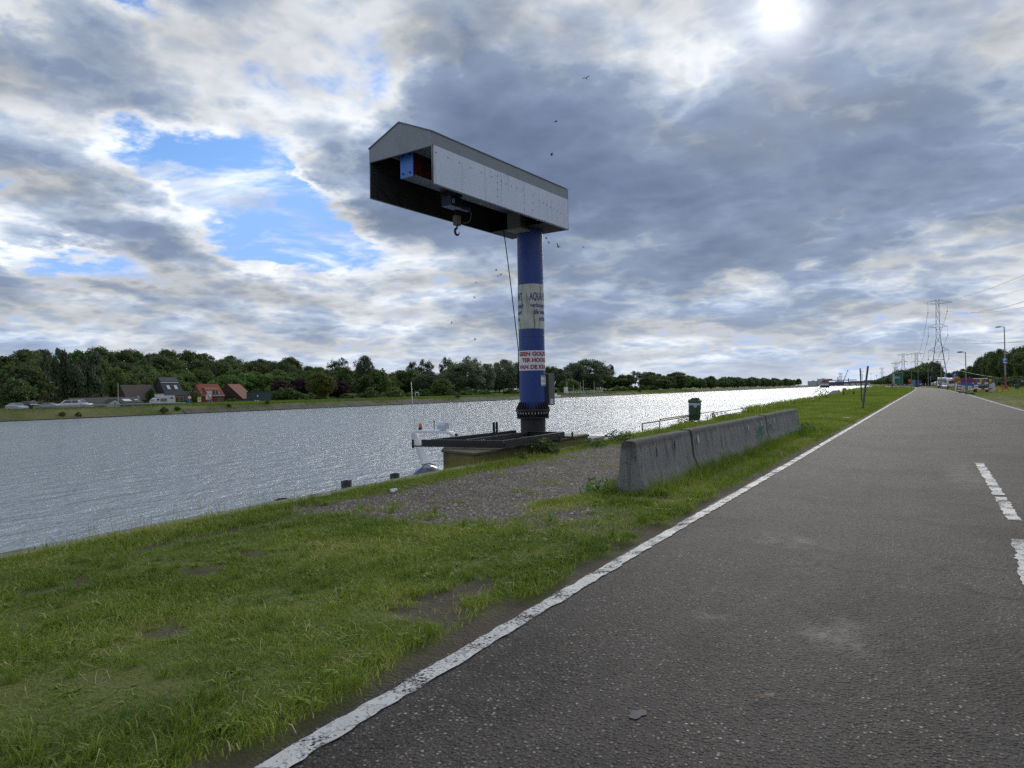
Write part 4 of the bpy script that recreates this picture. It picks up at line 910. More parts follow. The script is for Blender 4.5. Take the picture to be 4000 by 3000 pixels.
# ------------------------------------------------------------------ houses
def bricks(nm, c): return pm(nm, c, .9, 0, .25, 6, .3, 14, tuple(v * .5 for v in c), 1.2, .45, .75)
def tiles(nm, c):
    if nm in MATS: return MATS[nm]
    m, G, bs, out = newmat(nm); P = G.new('ShaderNodeTexCoord').outputs['Object']
    w_ = G.new('ShaderNodeTexWave', wave_type='BANDS', bands_direction='Z'); G.put(w_.inputs[0], P); w_.inputs['Scale'].default_value = 1.6
    c_ = G.mix(G.noise(P, 2.5, 6, .7), tuple(v * .65 for v in c), tuple(v * 1.3 for v in c)); c_ = G.mix(G.m('MULTIPLY', w_.outputs[1], .45), c_, tuple(v * .4 for v in c))
    G.put(bs.inputs['Base Color'], c_); bs.inputs['Roughness'].default_value = .8; MATS[nm] = m; return m
WINF = pm('window_frame', (.60, .60, .58), .5)
def house_(name, label, loc, rz, L_, W_, ze, zr, wall, roofm, over=.25, asym=0., chim=(), roof_nm='roof'):
    """ridge along local x; gables at both ends; local -y side faces the canal"""
    t_ = thing(name, label, 'house', loc, rz, 'houses on the far bank')
    h2 = W_ / 2; rk = asym
    MB().prism([(-h2, 0), (h2, 0), (h2, ze), (rk, zr), (-h2, ze)], -L_ / 2, L_ / 2, 'x').build('wall', wall, t_)
    rf = None
    for s_ in (-1, 1):
        sl_ = (zr - ze) / (h2 - s_ * rk * -1 if s_ < 0 else h2 - rk); ex = over
        a = (s_ * (h2 + ex), ze - ex * sl_ + .03); b_ = (rk, zr + .03); th_ = .13
        o = MB().prism([a, b_, (b_[0], b_[1] + th_), (a[0], a[1] + th_)], -L_ / 2 - .15, L_ / 2 + .15, 'x').build(roof_nm, roofm, t_)
        if s_ < 0: rf = o
    for (x_, y_, hc) in chim:
        MB().box((x_, y_, zr + hc / 2 - .4), (.55, .55, hc + .8)).build('chimney', wall, rf)
    return t_, rf
def win(t_, x_, z_, w_, h_, y_, bars=True, frame=WINF):
    f_ = MB().box((x_, y_, z_), (w_, .08, h_)).build('window', frame, t_); n = 2 if w_ > .8 else 1
    for i in range(n): MB().box((x_ - w_ / 2 + w_ * (i + .5) / n, y_ - .045, z_), (w_ / n - .1, .02, h_ - .1)).build('pane', GLASS, f_)
BR1 = bricks('brick_brown', (.085, .055, .042)); BR2 = bricks('brick_red', (.17, .060, .042)); BR3 = bricks('brick_dark', (.06, .035, .03)); BR4 = bricks('brick_buff', (.23, .16, .095)); WALLB = pm('wall_black', (.018, .018, .02), .8)
T1 = tiles('tiles_brown', (.085, .06, .055)); T2 = tiles('tiles_slate', (.045, .048, .055)); T3 = tiles('tiles_orange', (.24, .065, .03)); T4 = tiles('tiles_red', (.17, .045, .026)); T5 = tiles('tiles_mossy', (.045, .042, .036))
HZ = -1.6
# long low building with the white gable
lw, rf = house_('low_house', 'long low dark roofed building with a white gable and a skylight', (-165, 102.2, HZ), R(90), 16, 7, 1.6, 3.0, pm('wall_grey', (.16, .15, .14), .8), T5)
MB().prism([(-2.0, 0), (2.0, 0), (2.0, 1.45), (0, 2.65), (-2.0, 1.45)], -4.6, -3.4, 'y', Matrix.Translation((0, 0, 0))).build('white_gable', pm('render_white', (.50, .52, .56), .8), lw)
gz = MB()
for s_ in (-1, 1): gz.prism([(s_ * 2.2, 1.36), (0, 2.68), (0, 2.80), (s_ * 2.35, 1.36)], -4.75, -2.0, 'y')
gz.build('gable_roof', T5, lw)
MB().box((0, -4.62, 1.55), (.35, .05, .8)).build('gable_slit', GLASS, lw)
MB().box((4.6, -2.05, 2.42), (1.9, 1.3, .07), 0, None, ('X', R(22))).build('skylight', pm('skylight_pane', (.62, .64, .68), .15), rf)
MB().box((7.0, -2.0, 2.44), (.8, .5, .06), 0, None, ('X', R(22))).build('skylight', pm('skylight_pane', (.62, .64, .68), .15), rf)
MB().box((-5.2, -1.8, 2.32), (4.4, 2.2, .05), 0, None, ('X', R(22))).build('solar_panel', pm('solar', (.04, .045, .06), .25), rf)
MB().box((5.4, -4.6, .9), (8.5, .1, 1.8)).build('wooden_fence', pm('fence_wood', (.06, .045, .035), .9), lw)
# brown brick house, gable toward the quay on its near side
bh, rf = house_('brick_house', 'brown brick house with a steep brown tiled roof beside the black house', (-178.5, 119.5, HZ), R(76), 7.5, 9.5, 2.4, 6.2, BR1, T1)
# modern black house
mh, rf = house_('modern_house', 'tall modern house with black gable, slate roof and four narrow windows', (-173.5, 125.4, HZ), R(75), 4.6, 9.6, 3.4, 8.2, WALLB, T2, .15, .6)
MB().box((0, -4.86, 1.65), (4.4, .12, 3.3)).build('brick_front', BR4, mh)
for i in range(4): win(mh, -1.6 + i * 1.05, 1.75, .5, 2.1, -4.95, frame=WALLB)
an_ = math.atan2(4.8, 5.4); ny_, nz_ = -math.sin(an_), math.cos(an_)
for x_ in (-.9, 1.0):
    MB().box((x_, -2.6 + ny_ * .17, 5.42 + nz_ * .17), (.75, 1.6, .08), 0, None, ('X', an_)).build('roof_window', pm('skylight_pane2', (.42, .50, .58), .12), rf)
MB().box((0, -1.15 + ny_ * .17, 6.72 + nz_ * .17), (4.6, .16, .05), 0, None, ('X', an_)).build('roof_seam', WINF, rf)
MB().box((0, -.2 + ny_ * .17, 7.55 + nz_ * .17), (4.6, 1.8, .04), 0, None, ('X', an_)).build('solar_panel', pm('solar', (.04, .045, .06), .25), rf)
# small dark house
sh_, rf = house_('small_house', 'small house with dark slate roof between the black and the red house', (-182, 134.5, HZ), R(76), 6.5, 8, 1.6, 4.4, BR2, T2, .2, 0., ((1.2, .2, 1.3),))
MB().box((-2.2, -2.6, 2.3), (.7, .9, .06), 0, None, ('X', R(35))).build('roof_window', pm('skylight_pane', (.62, .64, .68), .15), rf); MB().box((2.2, -2.9, 2.45), (.6, .8, .06), 0, None, ('X', R(35))).build('roof_window', pm('skylight_pane', (.62, .64, .68), .15), rf)
# red brick house with orange roof and dormer
rh, rf = house_('red_house', 'red brick house with orange tiled roof and a white framed dormer', (-179, 142.2, HZ), R(74), 6.4, 8.6, 3.1, 6.4, BR2, T3, .3, .4, ((-2.9, .4, .7),))
dm_ = MB().prism([(-3.9, 3.35), (-3.9, 4.75), (-.6, 5.5), (-.6, 4.6)], -1.6, 1.9, 'x').build('dormer', WINF, rh)
MB().prism([(-4.15, 4.72), (-.4, 5.56), (-.4, 5.68), (-4.15, 4.86)], -1.9, 2.2, 'x').build('dormer_roof', T3, dm_)
win(rh, .7, 4.05, 1.9, 1.1, -3.95); MB().box((0.2, -4.5, 3.05), (5.4, .25, .16)).build('gutter', WINF, rh); MB().cone((-3.28, -3.6, 0), (-3.28, -3.6, 4.4), .07, n=6).build('downpipe', WINF, rh)
for x_ in (-1.2, 1.8): win(rh, x_, 1.7, 1.2, 1.2, -4.32)
# brown house with red roof and chimneys
b2, rf = house_('gable_house', 'dark brick house with broad gable, red roof and two chimneys', (-180, 152.5, HZ), R(112), 7.6, 9.5, 2.1, 6.4, BR3, T4, .2, 0., ((-3.6, .1, .55), (3.3, .3, 1.0)))
MB().box((-3.83, -1.0, 2.1), (.06, 1.3, .9)).build('gable_window', GLASS, b2)

# ------------------------------------------------------------------ marina fence, masts and boat farther along the far bank
mf = thing('marina_railing', 'white jetty railing with posts along the far bank in front of the trees', 'railing', (-141.5, 318, -.6), 0)
WP = pm('white_paint', (.60, .61, .62), .5)
for z_ in (.55, 1.15): MB().box((0, 22, z_), (.12, 46, .16)).build('rail', WP, mf)
ps = MB().box((0, 0, .55), (.16, .2, 1.25)).mesh('post', WP)
for i in range(12): share('post', ps, mf, (0, i * 4.0, 0))
tag(MB().box((-143, 318, .9), (1.2, 2.2, 3.2)).build('white_kiosk', WP, None, .05), 'small white kiosk at the end of the jetty railing', 'kiosk')
msh = MB().cone((0, 0, 0), (0, 0, 6.2), .14, .09, n=6).mesh('flag_pole', pm('mast_pale', (.48, .44, .36), .6))
for (y_, h_) in ((326, 1.), (334, .7), (343, .95), (347, 1.1), (362, 1.)):
    tag(share('flag_pole', msh, None, (-146, y_, -.6), None, (1, 1, h_)), 'pale slender flag pole behind the white jetty railing', 'pole', 'flag poles at the marina')
yt = thing('moored_yacht', 'low white boat lying at the far bank left of the crane column', 'boat', (-137.5, 291, WZ), R(90))
stack([rsec(6.0, 1.2, .1), rsec(6.6, 1.5, 1.0), rsec(6.6, 1.45, 1.15)]).build('hull', WP, yt, .05); stack([rsec(3.6, 1.1, 1.15), rsec(3.3, 1.0, 2.1)]).build('cabin', WP, yt, .05)
for i in range(4): MB().box((-2.4 + i * 1.6, 1.1, 1.7), (1.1, .04, .45)).build('side_window', GLASS, yt)
MB().tube([(2, 0, 2.1), (2, 0, 5.6), (3.4, 0, 7.6)], .13, 6).build('davit', WP, yt)
tag(MB().tube([(-150, 205, -.6), (-150, 205, 1.0), (-150, 205.4, 1.35), (-150, 206.6, 1.35), (-150, 207, 1.0), (-150, 207, -.6)], .12, 8).build('vent_pipe', WP), 'white bent pipe hoop standing in the grass on the far bank', 'pipe')

# ------------------------------------------------------------------ barge, container yard, gantry and cranes far along the canal
bg = thing('container_barge', 'dark hulled barge loaded with orange containers under way on the canal', 'barge', (-97, 1120, WZ), R(96))
HULL = pm('hull_dark', (.02, .018, .03), .5, 0, .1, .1); CO = pm('container_orange', (.30, .075, .03), .6, 0, .15, .2); CP2 = pm('container_brown', (.13, .045, .03), .6)
hu = MB(); Lb_ = 42
hu.prism([(-Lb_, .0), (Lb_ - 8, .0), (Lb_, .8), (Lb_ + 2, 3.4), (Lb_ - 6, 2.6), (-Lb_ + 8, 2.2), (-Lb_, 3.0)], -5.7, 5.7, 'y').build('hull', HULL, bg)
MB().box((-34, 0, 3.2), (12, 11, 1.6)).build('aft_deck', WP, bg); MB().box((-34, 0, 5.2), (7, 8.5, 2.6)).build('wheelhouse', WP, bg)
for i in range(3): MB().box((-37.55, -2.7 + i * 2.7, 5.6), (.1, 2.0, 1.1)).build('window', GLASS, bg)
cm = MB().box((0, 0, 1.3), (12.0, 2.44, 2.55)).mesh('container', CO); cm2 = MB().box((0, 0, 1.3), (12.0, 2.44, 2.55)).mesh('container', CP2)
for (x_, hts) in ((-18, (0, 1, 2, 3)), (-4, (1, 2, 3, 3)), (10, (2, 3, 3, 3)), (24, (2, 3, 3, 2))):
    for j in range(4):
        for k in range(hts[j]):
            tag(share('shipping_container', cm if (j + k) % 3 else cm2, None, tuple(Vector((-97, 1120, WZ)) + Matrix.Rotation(R(96), 3, 'Z') @ Vector((x_, 3.9 - j * 2.6, 2.4 + k * 2.62))), (0, 0, R(96))), 'orange or brown shipping container stacked on the barge', 'container', 'containers aboard the barge')
dc = MB().box((0, 0, .75), (4.2, 1.8, .9)); dc.box((-.2, 0, 1.4), (2.2, 1.6, .6)); dcm = dc.mesh('deck_car', WP)
for (x_, y_) in ((-40.5, 3.2), (-40.5, -2.5)): tag(share('deck_car', dcm, None, tuple(Vector((-97, 1120, WZ)) + Matrix.Rotation(R(96), 3, 'Z') @ Vector((x_ + 8, y_, 4.0)))), 'small white car carried on the stern deck of the barge', 'car', 'cars on the barge')
GB = pm('gantry_blue', (.035, .06, .20), .6)
ga = thing('gantry_crane', 'long blue gantry crane spanning the container terminal', 'gantry crane', (-150, 2150, 0))
MB().box((2, 0, 13), (84, 6, 2.2)).build('bridge_girder', GB, ga); MB().box((-22, 0, 15.4), (12, 7, 3.4)).build('machine_house', GB, ga)
for x_ in (-26, -2, 24): MB().box((x_, 0, 5.5), (2.4, 6, 14)).build('leg', GB, ga)
MB().box((-2, 0, 17), (2.2, 3, 8)).build('mast', GB, ga); MB().box((24, 0, 16), (2.0, 3, 5)).build('mast', GB, ga)
tc = thing('tower_crane', 'tall slanting grey crane jib above the container terminal', 'crane', (-141, 2200, 0)); MB().tube([(-4, 0, 2), (11, 0, 40)], [1.4, .7], 6).build('jib', pm('jib_grey', (.30, .31, .33), .6), tc); MB().box((11, 0, 40), (3.0, 2, 2)).build('jib_head', SK, tc); MB().box((-4, 0, 2), (6, 6, 4)).build('base', SK, tc)
yard = [('wall_of_blue_containers', 'low row of stacked blue containers at the terminal', (-152, 2110, 4), (70, 12, 9), (.07, .09, .17)), ('terminal_shed', 'long low brown terminal shed behind the white trailers', (-88, 2230, 5), (78, 20, 11), (.15, .12, .14)), ('terminal_shed', 'grey industrial building at the terminal right of the trailers', (-25, 2260, 5), (60, 20, 9), (.16, .17, .20)), ('white_plant', 'pale industrial plant tower block behind the barge', (-196, 2200, 9), (26, 14, 18), (.42, .44, .46)), ('white_plant', 'lower pale plant building beside the barge wheelhouse', (-222, 2200, 6), (24, 14, 13), (.38, .41, .45))]
for nm, lab, c_, d_, col_ in yard:
    t_ = thing(nm, lab, 'building', (c_[0], c_[1], 0)); M_ = pm('yard_' + str(round(c_[0])), col_, .7, 0, .12, .05)
    MB().box((0, 0, c_[2]), d_).build('wall', M_, t_); MB().box((d_[0] * .1, 0, c_[2] + d_[2] / 2 + .8), (d_[0] * .3, d_[1] * .6, 1.8)).build('roof_unit', M_, t_)
tl = MB().box((0, 0, 2.2), (11, 2.5, 3.0)).mesh('white_trailer', WP)
for x_ in (-127, -112, -98, -84, -70): tag(share('white_trailer', tl, None, (x_, 2085 + rnd.uniform(-4, 4), -.5)), 'white trailer parked along the terminal quay', 'trailer', 'trailers at the terminal')

# ------------------------------------------------------------------ right side: lamps, signs, caravans, roadworks
LPM = pm('lamp_post_grey', (.26, .28, .29), .5, .4, .12, 3)
def lamp(label, x_, y_, h_, tall=False, head=-1):
    t_ = thing('street_lamp', label, 'street lamp', (x_, y_, 0), 0, 'street lamps along the road')
    MB().cone((0, 0, -.1), (0, 0, h_), .13 if tall else .10, .075, n=10).build('pole', LPM, t_)
    if head:
        MB().tube([(0, 0, h_ - .03), (head * .5, 0, h_ + .05)], .05, 6).build('arm', LPM, t_)
        hd = MB(); hd.sphere((head * .85, 0, h_ + .05), (.5, .17, .13), 12, 6); hd.build('lamp_head', pm('lamp_head_grey', (.34, .36, .38), .4, .2) if tall else STEEL_BLACK, t_)
    return t_
pl = lamp('tall street lamp with a blue parking sign and rust red foot', 15.6, 147.3, 10.9, True, -1)
MB().cone((0, 0, 0), (0, 0, 2.6), .17, .16, n=10).build('painted_foot', pm('foot_red', (.22, .07, .04), .7, 0, .3, 2), pl)
psn = MB().box((0, -.16, 5.15), (.70, .05, 1.0)).build('parking_sign', SB, pl)
vs, fs = text_mesh('P', .78, .02, 1.); MB().add([(x_ - .25, -.19, y_ + 5.0) for x_, y_ in vs], fs).build('parking_letter', SW, psn); MB().box((0, -.19, 4.82), (.5, .02, .16)).build('sign_symbol', SW, psn)
lamp('short armed street lamp standing beside the roadworks fence', 10.44, 155, 7.1); lamp('street lamp standing in front of the parked camper', 9.5, 225, 7.2); lamp('street lamp pole without a visible head past the camper', 8.2, 285, 7.0, False, 0); lamp('street lamp in front of the blue containers', 6.0, 330, 7.2, False, 0); lamp('thin lamp pole beside the orange warning sign', 3.55, 320, 6.6, False, 0)

def caravan(name, label, loc, rz, L_, W_, H_, c_, stripes=True):
    t_ = thing(name, label, 'caravan', loc, rz, 'campers parked beside the road'); h_ = L_ / 2
    M_ = pm('cv_' + name, c_, .4, .05, .05, 1.5)
    MB().prism([(-h_, .5), (h_ * .96, .5), (h_, 1.1), (h_ * .98, H_ - .35), (h_ * .90, H_ - .08), (h_ * .6, H_), (-h_ * .6, H_), (-h_ * .92, H_ - .08), (-h_, H_ - .4), (-h_ * 1.02, 1.1)], -W_ / 2, W_ / 2, 'x' if False else 'y').build('body', M_, t_, .05)
    for s_ in (-1, 1): MB().box((s_ * h_ * 1.0 + s_ * .03, 0, H_ * .62), (.05, W_ * .72, .62)).build('end_window', GLASS, t_); MB().box((0, s_ * (W_ / 2 + .01), H_ * .62), (1.4, .03, .6)).build('side_window', GLASS, t_); MB().box((-h_ * .62, s_ * (W_ / 2 + .01), H_ * .62), (.7, .03, .5)).build('side_window', GLASS, t_)
    for s_ in (-1, 1): MB().box((-h_ - .04, s_ * W_ * .4, .85), (.05, .25, .15)).build('tail_light', pm('tail_red', (.25, .012, .01), .25), t_)
    MB().box((-h_ - .05, 0, .62), (.12, W_ * .98, .16)).build('bumper', pm('bumper_grey', (.2, .2, .21), .5), t_)
    wheels(t_, (-.1,) if name == 'caravan' else (-h_ * .55, h_ * .6), W_ / 2, .32)
    return t_
caravan('caravan', 'white caravan with a wide grey rear window parked beside the road', (10.6, 197, 0), R(88), 5.2, 2.4, 2.65, (.60, .63, .68))
caravan('camper_van', 'beige boxy camper van parked behind the white caravan', (11.0, 252, 0), R(86), 6.4, 2.5, 3.1, (.42, .41, .38))
car('parked_car', 'silver car parked between the camper van and the lamp post', 'car', (10.7, 232, 0), R(-94), 'sedan', ('silver2', (.48, .52, .60)), 'cars parked beside the road')
car('parked_car', 'dark blue car close behind the silver car beside the camper', 'car', (10.2, 240, 0), R(-94), 'van', ('darkblue', (.02, .04, .12)), 'cars parked beside the road')
def rsign(label, loc, rz, parts_, h_, group='road signs beside the road'): return sign('road_sign', label, loc, rz, parts_, h_, group, .035)
def tri(z_, r_, d=.03): return MB().add([(r_ * math.sin(R(a)), s_ * d / 2, z_ + r_ * math.cos(R(a))) for s_ in (-1, 1) for a in (0, 120, 240)], [(0, 1, 2), (5, 4, 3), (0, 1, 4, 3), (1, 2, 5, 4), (2, 0, 3, 5)])
rsign('round blue sign with a white arrow above the caravan roof', (9.97, 178, 0), R(-5), [('disc', disc(0, 3.15, .5), SB), ('arrow', MB().box((0, -.03, 3.15), (.12, .02, .6), 0, None, ('Y', R(35))), SW)], 3.3)
rsign('small square blue sign behind the caravan', (9.87, 213, 0), R(-5), [('panel', board(0, 3.2, .6, .6), SB), ('symbol', board(0, 3.2, .25, .35, -.03), SW)], 3.3)
rsign('red triangle roadworks sign on a white leaning board beside the caravan', (8.9, 160, 0), R(-4), [('triangle', tri(2.25, .68), SR), ('triangle_face', tri(2.25, .45, .06), SW), ('digger_symbol', MB().box((0, -.04, 2.18), (.16, .02, .3)), SK)], 2.0)
tag(MB().box((9.0, 158, .75), (.18, .06, 1.7), 0, None, ('Y', R(6))).build('marker_board', SW), 'narrow white marker board leaning beside the roadworks triangle', 'marker board')
tag(MB().sphere((9.35, 159.5, 2.1), (.55, .4, .62), 10, 7).cone((9.35, 159.5, 0), (9.35, 159.5, 1.6), .05, n=6).build('wrapped_sign', pm('wrap_ochre', (.24, .15, .03), .7)), 'roadworks sign wrapped in ochre plastic next to the red triangle', 'sign')
BAS = pm('base_rubber', (.05, .05, .05), .8); YEL = pm('lamp_yellow', (.62, .33, .015), .3, 0, .05)
def stripe_board(mb_parent, w_, h_, z_, x0, n, vert=False):
    for i in range(n):
        if vert: MB().box((x0, -.02, z_ + h_ * (i + .5) / n), (w_, .03, h_ / n - .002)).build('stripe', SR if i % 2 else SW, mb_parent)
        else: MB().box((x0 + w_ * (i + .5) / n, -.02, z_), (w_ / n - .002, .03, h_)).build('stripe', SR if i % 2 else SW, mb_parent)
def flasher(t_, x_, z_):
    f_ = MB().box((x_, 0, z_ - .02), (.14, .1, .2)).build('flasher_body', YEL, t_); MB().cone((x_, -.07, z_ + .19), (x_, .07, z_ + .19), .16, n=14).build('flasher_lens', YEL, f_)
for (x_, y_, lab) in ((8.62, 144.4, 'red and white striped roadworks beacon farther along the kerb'), (8.46, 136.5, 'red and white striped roadworks beacon next to the first round sign')):
    t_ = thing('warning_beacon', lab, 'beacon', (x_, y_, 0), 0, 'roadworks beacons with yellow lamps')
    MB().box((0, 0, .06), (.8, .4, .12)).build('base', BAS, t_); stripe_board(t_, .26, 1.3, .12, 0, 6, True); flasher(t_, 0, 1.52)
for (x_, y_, lab) in ((8.12, 126.3, 'round red and blue no stopping sign between the beacons and the barrier'), (7.95, 112.3, 'round red and blue no stopping sign beside the red and white barrier')):
    t_ = thing('no_stopping_sign', lab, 'sign', (x_, y_, 0), 0, 'temporary no stopping signs')
    MB().box((0, 0, .07), (1.1, .5, .14)).build('base', BAS, t_); MB().cone((0, .02, .1), (0, .02, 2.3), .03, n=8).build('post', GALV, t_)
    d_ = disc(0, 1.85, .38).build('disc', pm('sign_maroon', (.30, .015, .05), .4), t_); disc(0, 1.85, .29, .05).build('disc_face', pm('sign_face_blue2', (.05, .03, .30), .4), d_)
    for a in (45, -45): MB().box((0, -.035, 1.85), (.62, .02, .07), 0, None, ('Y', R(a))).build('cross_bar', pm('sign_maroon', (.30, .015, .05), .4), d_)
    MB().box((0, -.02, 1.33), (.66, .03, .36)).build('blue_plate', SB, t_); pn_ = MB().box((0, -.02, .82), (.34, .03, .56)).build('white_plate', SW, t_); MB().box((0, -.04, .82), (.08, .02, .36)).build('arrow_mark', SK, pn_)
t_ = thing('road_barrier', 'red and white striped roadworks barrier with three yellow lamps', 'barrier', (9.95, 121.3, 0), 0)
for z_ in (1.42, .62): stripe_board(t_, 2.6, .2, z_, -1.3, 6)
for x_ in (-1.1, 1.1): MB().box((x_, .03, .78), (.06, .05, 1.56)).build('upright', GALV, t_); MB().box((x_, 0, .05), (.3, .9, .1)).build('foot', BAS, t_)
for x_ in (-1.2, 0, 1.15): flasher(t_, x_, 1.62)
MB().box((-.6, -.05, .92), (.5, .02, .5)).build('notice', SW, t_); MB().box((-.6, -.065, .95), (.34, .01, .12)).build('notice_print', pm('print_blue', (.10, .16, .3), .6), t_)
# site fence panels
wire = pm('fence_wire', (.13, .145, .15), .5, .5)
fp = MB(); 
for x_ in (-1.72, 1.72): fp.cone((x_, 0, 0), (x_, 0, 2.0), .022, n=6)
for z_ in (.12, 1.98): fp.cone((-1.72, 0, z_), (1.72, 0, z_), .02, n=6)
for i in range(1, 23): fp.box((-1.72 + i * .15, 0, 1.05), (.008, .008, 1.85))
for i in range(1, 10): fp.box((0, 0, .12 + i * .19), (3.44, .008, .008))
fpm = fp.mesh('mesh_fence_panel', wire)
for i, (x_, y_, rz) in enumerate(((9.2, 134, 78), (9.9, 137.5, 75), (11.4, 139.5, 5), (14.8, 140, 6), (18.3, 141, 10), (21.9, 142.5, 14), (10.9, 128, 20))):
    tag(share('mesh_fence_panel', fpm, None, (x_, y_, 0), (0, 0, R(rz))), 'grey wire mesh site fence panel round the roadworks', 'fence panel', 'site fence panels')
mv = thing('site_machine', 'dark site vehicle with a pale roof frame behind the barrier', 'vehicle', (10.9, 133, 0), R(80))
MB().box((0, 0, .75), (3.6, 1.6, .7)).build('chassis', pm('machine_dark', (.02, .025, .03), .5), mv, .05); MB().box((-.3, 0, 1.55), (1.9, 1.5, .95)).build('cab_glass', GLASS, mv, .04); MB().box((-.3, 0, 2.12), (2.3, 1.7, .12)).build('cab_roof', SW, mv, .03); MB().box((-.3, 0, 1.12), (2.0, 1.56, .08)).build('cab_sill', SW, mv)
wheels(mv, (-1.1, 1.1), .9, .42)
tag(MB().box((12.25, 132, .7), (.75, .5, 1.35)).build('white_cabinet', pm('cab_white', (.50, .53, .56), .5), None, .03), 'small white utility cabinet at the end of the striped barrier', 'cabinet')
ORN = pm('orange_net', (.48, .11, .03), .7)
of = thing('orange_fence', 'low orange plastic fence on posts below the parking sign', 'fence', (11.9, 122, 0), R(60))
for x_ in (0, 1.6, 3.2): MB().box((x_, 0, .5), (.09, .07, 1.1)).build('post', ORN, of)
for z_ in (.98, .55): MB().box((1.6, 0, z_), (3.2, .03, .09)).build('band', ORN, of)
gb2 = thing('dark_bin', 'small dark green bin standing in the tall grass right of the lamp', 'bin', (17.5, 150, 0)); stack([rsec(.28, .28, .05), rsec(.36, .36, .95)]).build('body', GRN, gb2, .02); stack([rsec(.39, .39, .95), rsec(.36, .36, 1.1)]).build('lid', GRN, gb2, .02)
kr = MB().box((0, 0, .0), (2.6, .5, .07)); tag(share('pavement_slab', kr.mesh('pavement_slab', DECK), None, (10.3, 50.5, .01), (0, 0, R(12))), 'pale concrete slab set in the right verge', 'slab'); 
tag(MB().box((9.2, 46.0, -.0), (2.4, .8, .06), R(15)).build('drain_grate', STEEL_BLACK), 'dark drain opening beside the right road edge', 'drain')

# green information board, guard rail and things at the bend
gs = thing('green_sign', 'large green waterway information board on two posts at the bend', 'sign', (-1.1, 287, 0), R(-2))
GS = pm('board_green', (.008, .105, .075), .4); 
MB().box((0, 0, 3.45), (3.3, .1, 4.3)).build('frame', pm('frame_pale', (.30, .42, .40), .5), gs); gf = MB().box((.1, -.06, 3.45), (2.95, .04, 4.05)).build('panel', GS, gs)
MB().box((-1.15, -.09, 3.3), (.26, .02, 3.4)).build('white_bar', SW, gf); MB().box((-.15, -.09, 3.55), (1.7, .02, .2)).build('white_bar', SW, gf); MB().box((-.2, -.09, 4.0), (1.5, .02, .14)).build('text_line', pm('text_pale', (.30, .45, .42), .5), gf)
r_ = random.Random(4); yg = MB()
for i in range(7): yg.box((.0 + i * .2, -.09, 2.4 + r_.uniform(-.3, .3)), (.1, .02, .5), 0, None, ('Y', r_.uniform(-.5, .5)))
yg.build('graffiti', pm('graffiti_green', (.10, .28, .05), .6), gf); MB().box((-1.75, 0, 3.3), (.12, .5, 4.0)).build('side_board', pm('board_blue_green', (.015, .13, .15), .5), gs)
for x_ in (-.9, .9): MB().cone((x_, .1, -.1), (x_, .1, 3.5), .08, n=8).build('post', GALV, gs)
g2 = thing('crash_barrier', 'weathered steel crash barrier with pale patches below the green board', 'guard rail', (-2.1, 282, 0), R(-4))
MB().box((2.5, 0, .72), (5.7, .07, .32)).build('rail', GALV, g2)
for i in range(6): MB().box((-.2 + i * 1.05, .06, .4), (.12, .12, .85)).build('post', STEEL_BLACK, g2)
for x_ in (-.2, .9, 1.8): MB().box((x_, -.06, .75), (.35, .03, .3)).build('reflector_plate', SW, g2)
tag(MB().box((-2.75, 280, .85), (.45, .3, 1.7)).build('orange_marker_post', pm('marker_orange', (.25, .085, .03), .7)), 'rusty orange marker post left of the green board', 'post')
ws = thing('orange_warning_sign', 'bright orange warning board on a post at the road bend', 'sign', (3.2, 300, 0)); MB().cone((0, 0, 0), (0, 0, 2.6), .06, n=6).build('post', GALV, ws); disc(-.4, 2.5, .62).build('board', pm('warn_orange', (.55, .09, .015), .5), ws)
for (x_, w_, c_, lab) in ((4.67, 1.1, (.16, .28, .34), 'pale blue green site container left of the blue ones'), (5.45, .62, (.06, .08, .12), 'dark grey site container between two blue ones'), (6.15, 1.0, (.015, .06, .26), 'bright blue site container behind the lamp post'), (7.0, .9, (.03, .07, .22), 'blue portable toilet with white marks at the container row end')):
    t_ = thing('site_container', lab, 'container', (x_, 345, 0), 0, 'site containers at the road bend'); M_ = pm('cont_' + str(x_), c_, .5, 0, .1, 1)
    MB().box((0, 0, 1.5), (w_, 5, 3.0 if x_ < 6.9 else 2.6)).build('body', M_, t_)
    for i in range(4): MB().box((-w_ / 2 + w_ * (i + .5) / 4, -2.53, 1.5), (.07, .06, 2.6)).build('corrugation', M_, t_)
    if x_ > 6.9: MB().box((0, -2.55, 1.1), (.7, .05, .4)).build('white_mark', SW, t_)
# boat and fishing gear at the near bank
fb = thing('covered_boat', 'small boat under a pinkish tarpaulin at the weedy near bank', 'boat', (-8.9, 121, -.45), R(90))
stack([rsec(3.2, .8, -.3), rsec(3.6, 1.05, .35)]).build('hull', pm('hull_bluewhite', (.34, .40, .50), .4), fb); 
MB().prism([(-1.0, .35), (1.0, .35), (.85, .85), (.3, 1.15), (-.3, 1.15), (-.85, .85)], -1.2, 2.2, 'x').build('tarpaulin', pm('tarp_pink', (.36, .30, .42), .7, 0, .2, 2), fb, .08)
MB().tube([(-3.2, -.6, .3), (-3.2, -.6, 1.2), (-1.2, -.6, 1.25), (-1.2, -.6, .4)], .05, 6).build('hoop_rail', pm('rail_blue', (.08, .11, .18), .5), fb)
tag(MB().box((-8.2, 129, .35), (.55, .8, 1.25)).build('dark_box', STEEL_BLACK, None, .05), 'black box standing on the bank behind the leaning post', 'box')
bl = thing('white_launch', 'slim white boat moored along the near bank past the black box', 'boat', (-10.0, 150, WZ + 1.55), R(92)); stack([rsec(7, .8, -.5), rsec(8, 1.1, .3), rsec(8, 1.1, .4)]).build('hull', WP, bl); MB().box((0, 0, .62), (6, 1.4, .1)).build('blue_gunwale', pm('rail_blue', (.08, .11, .18), .5), bl)
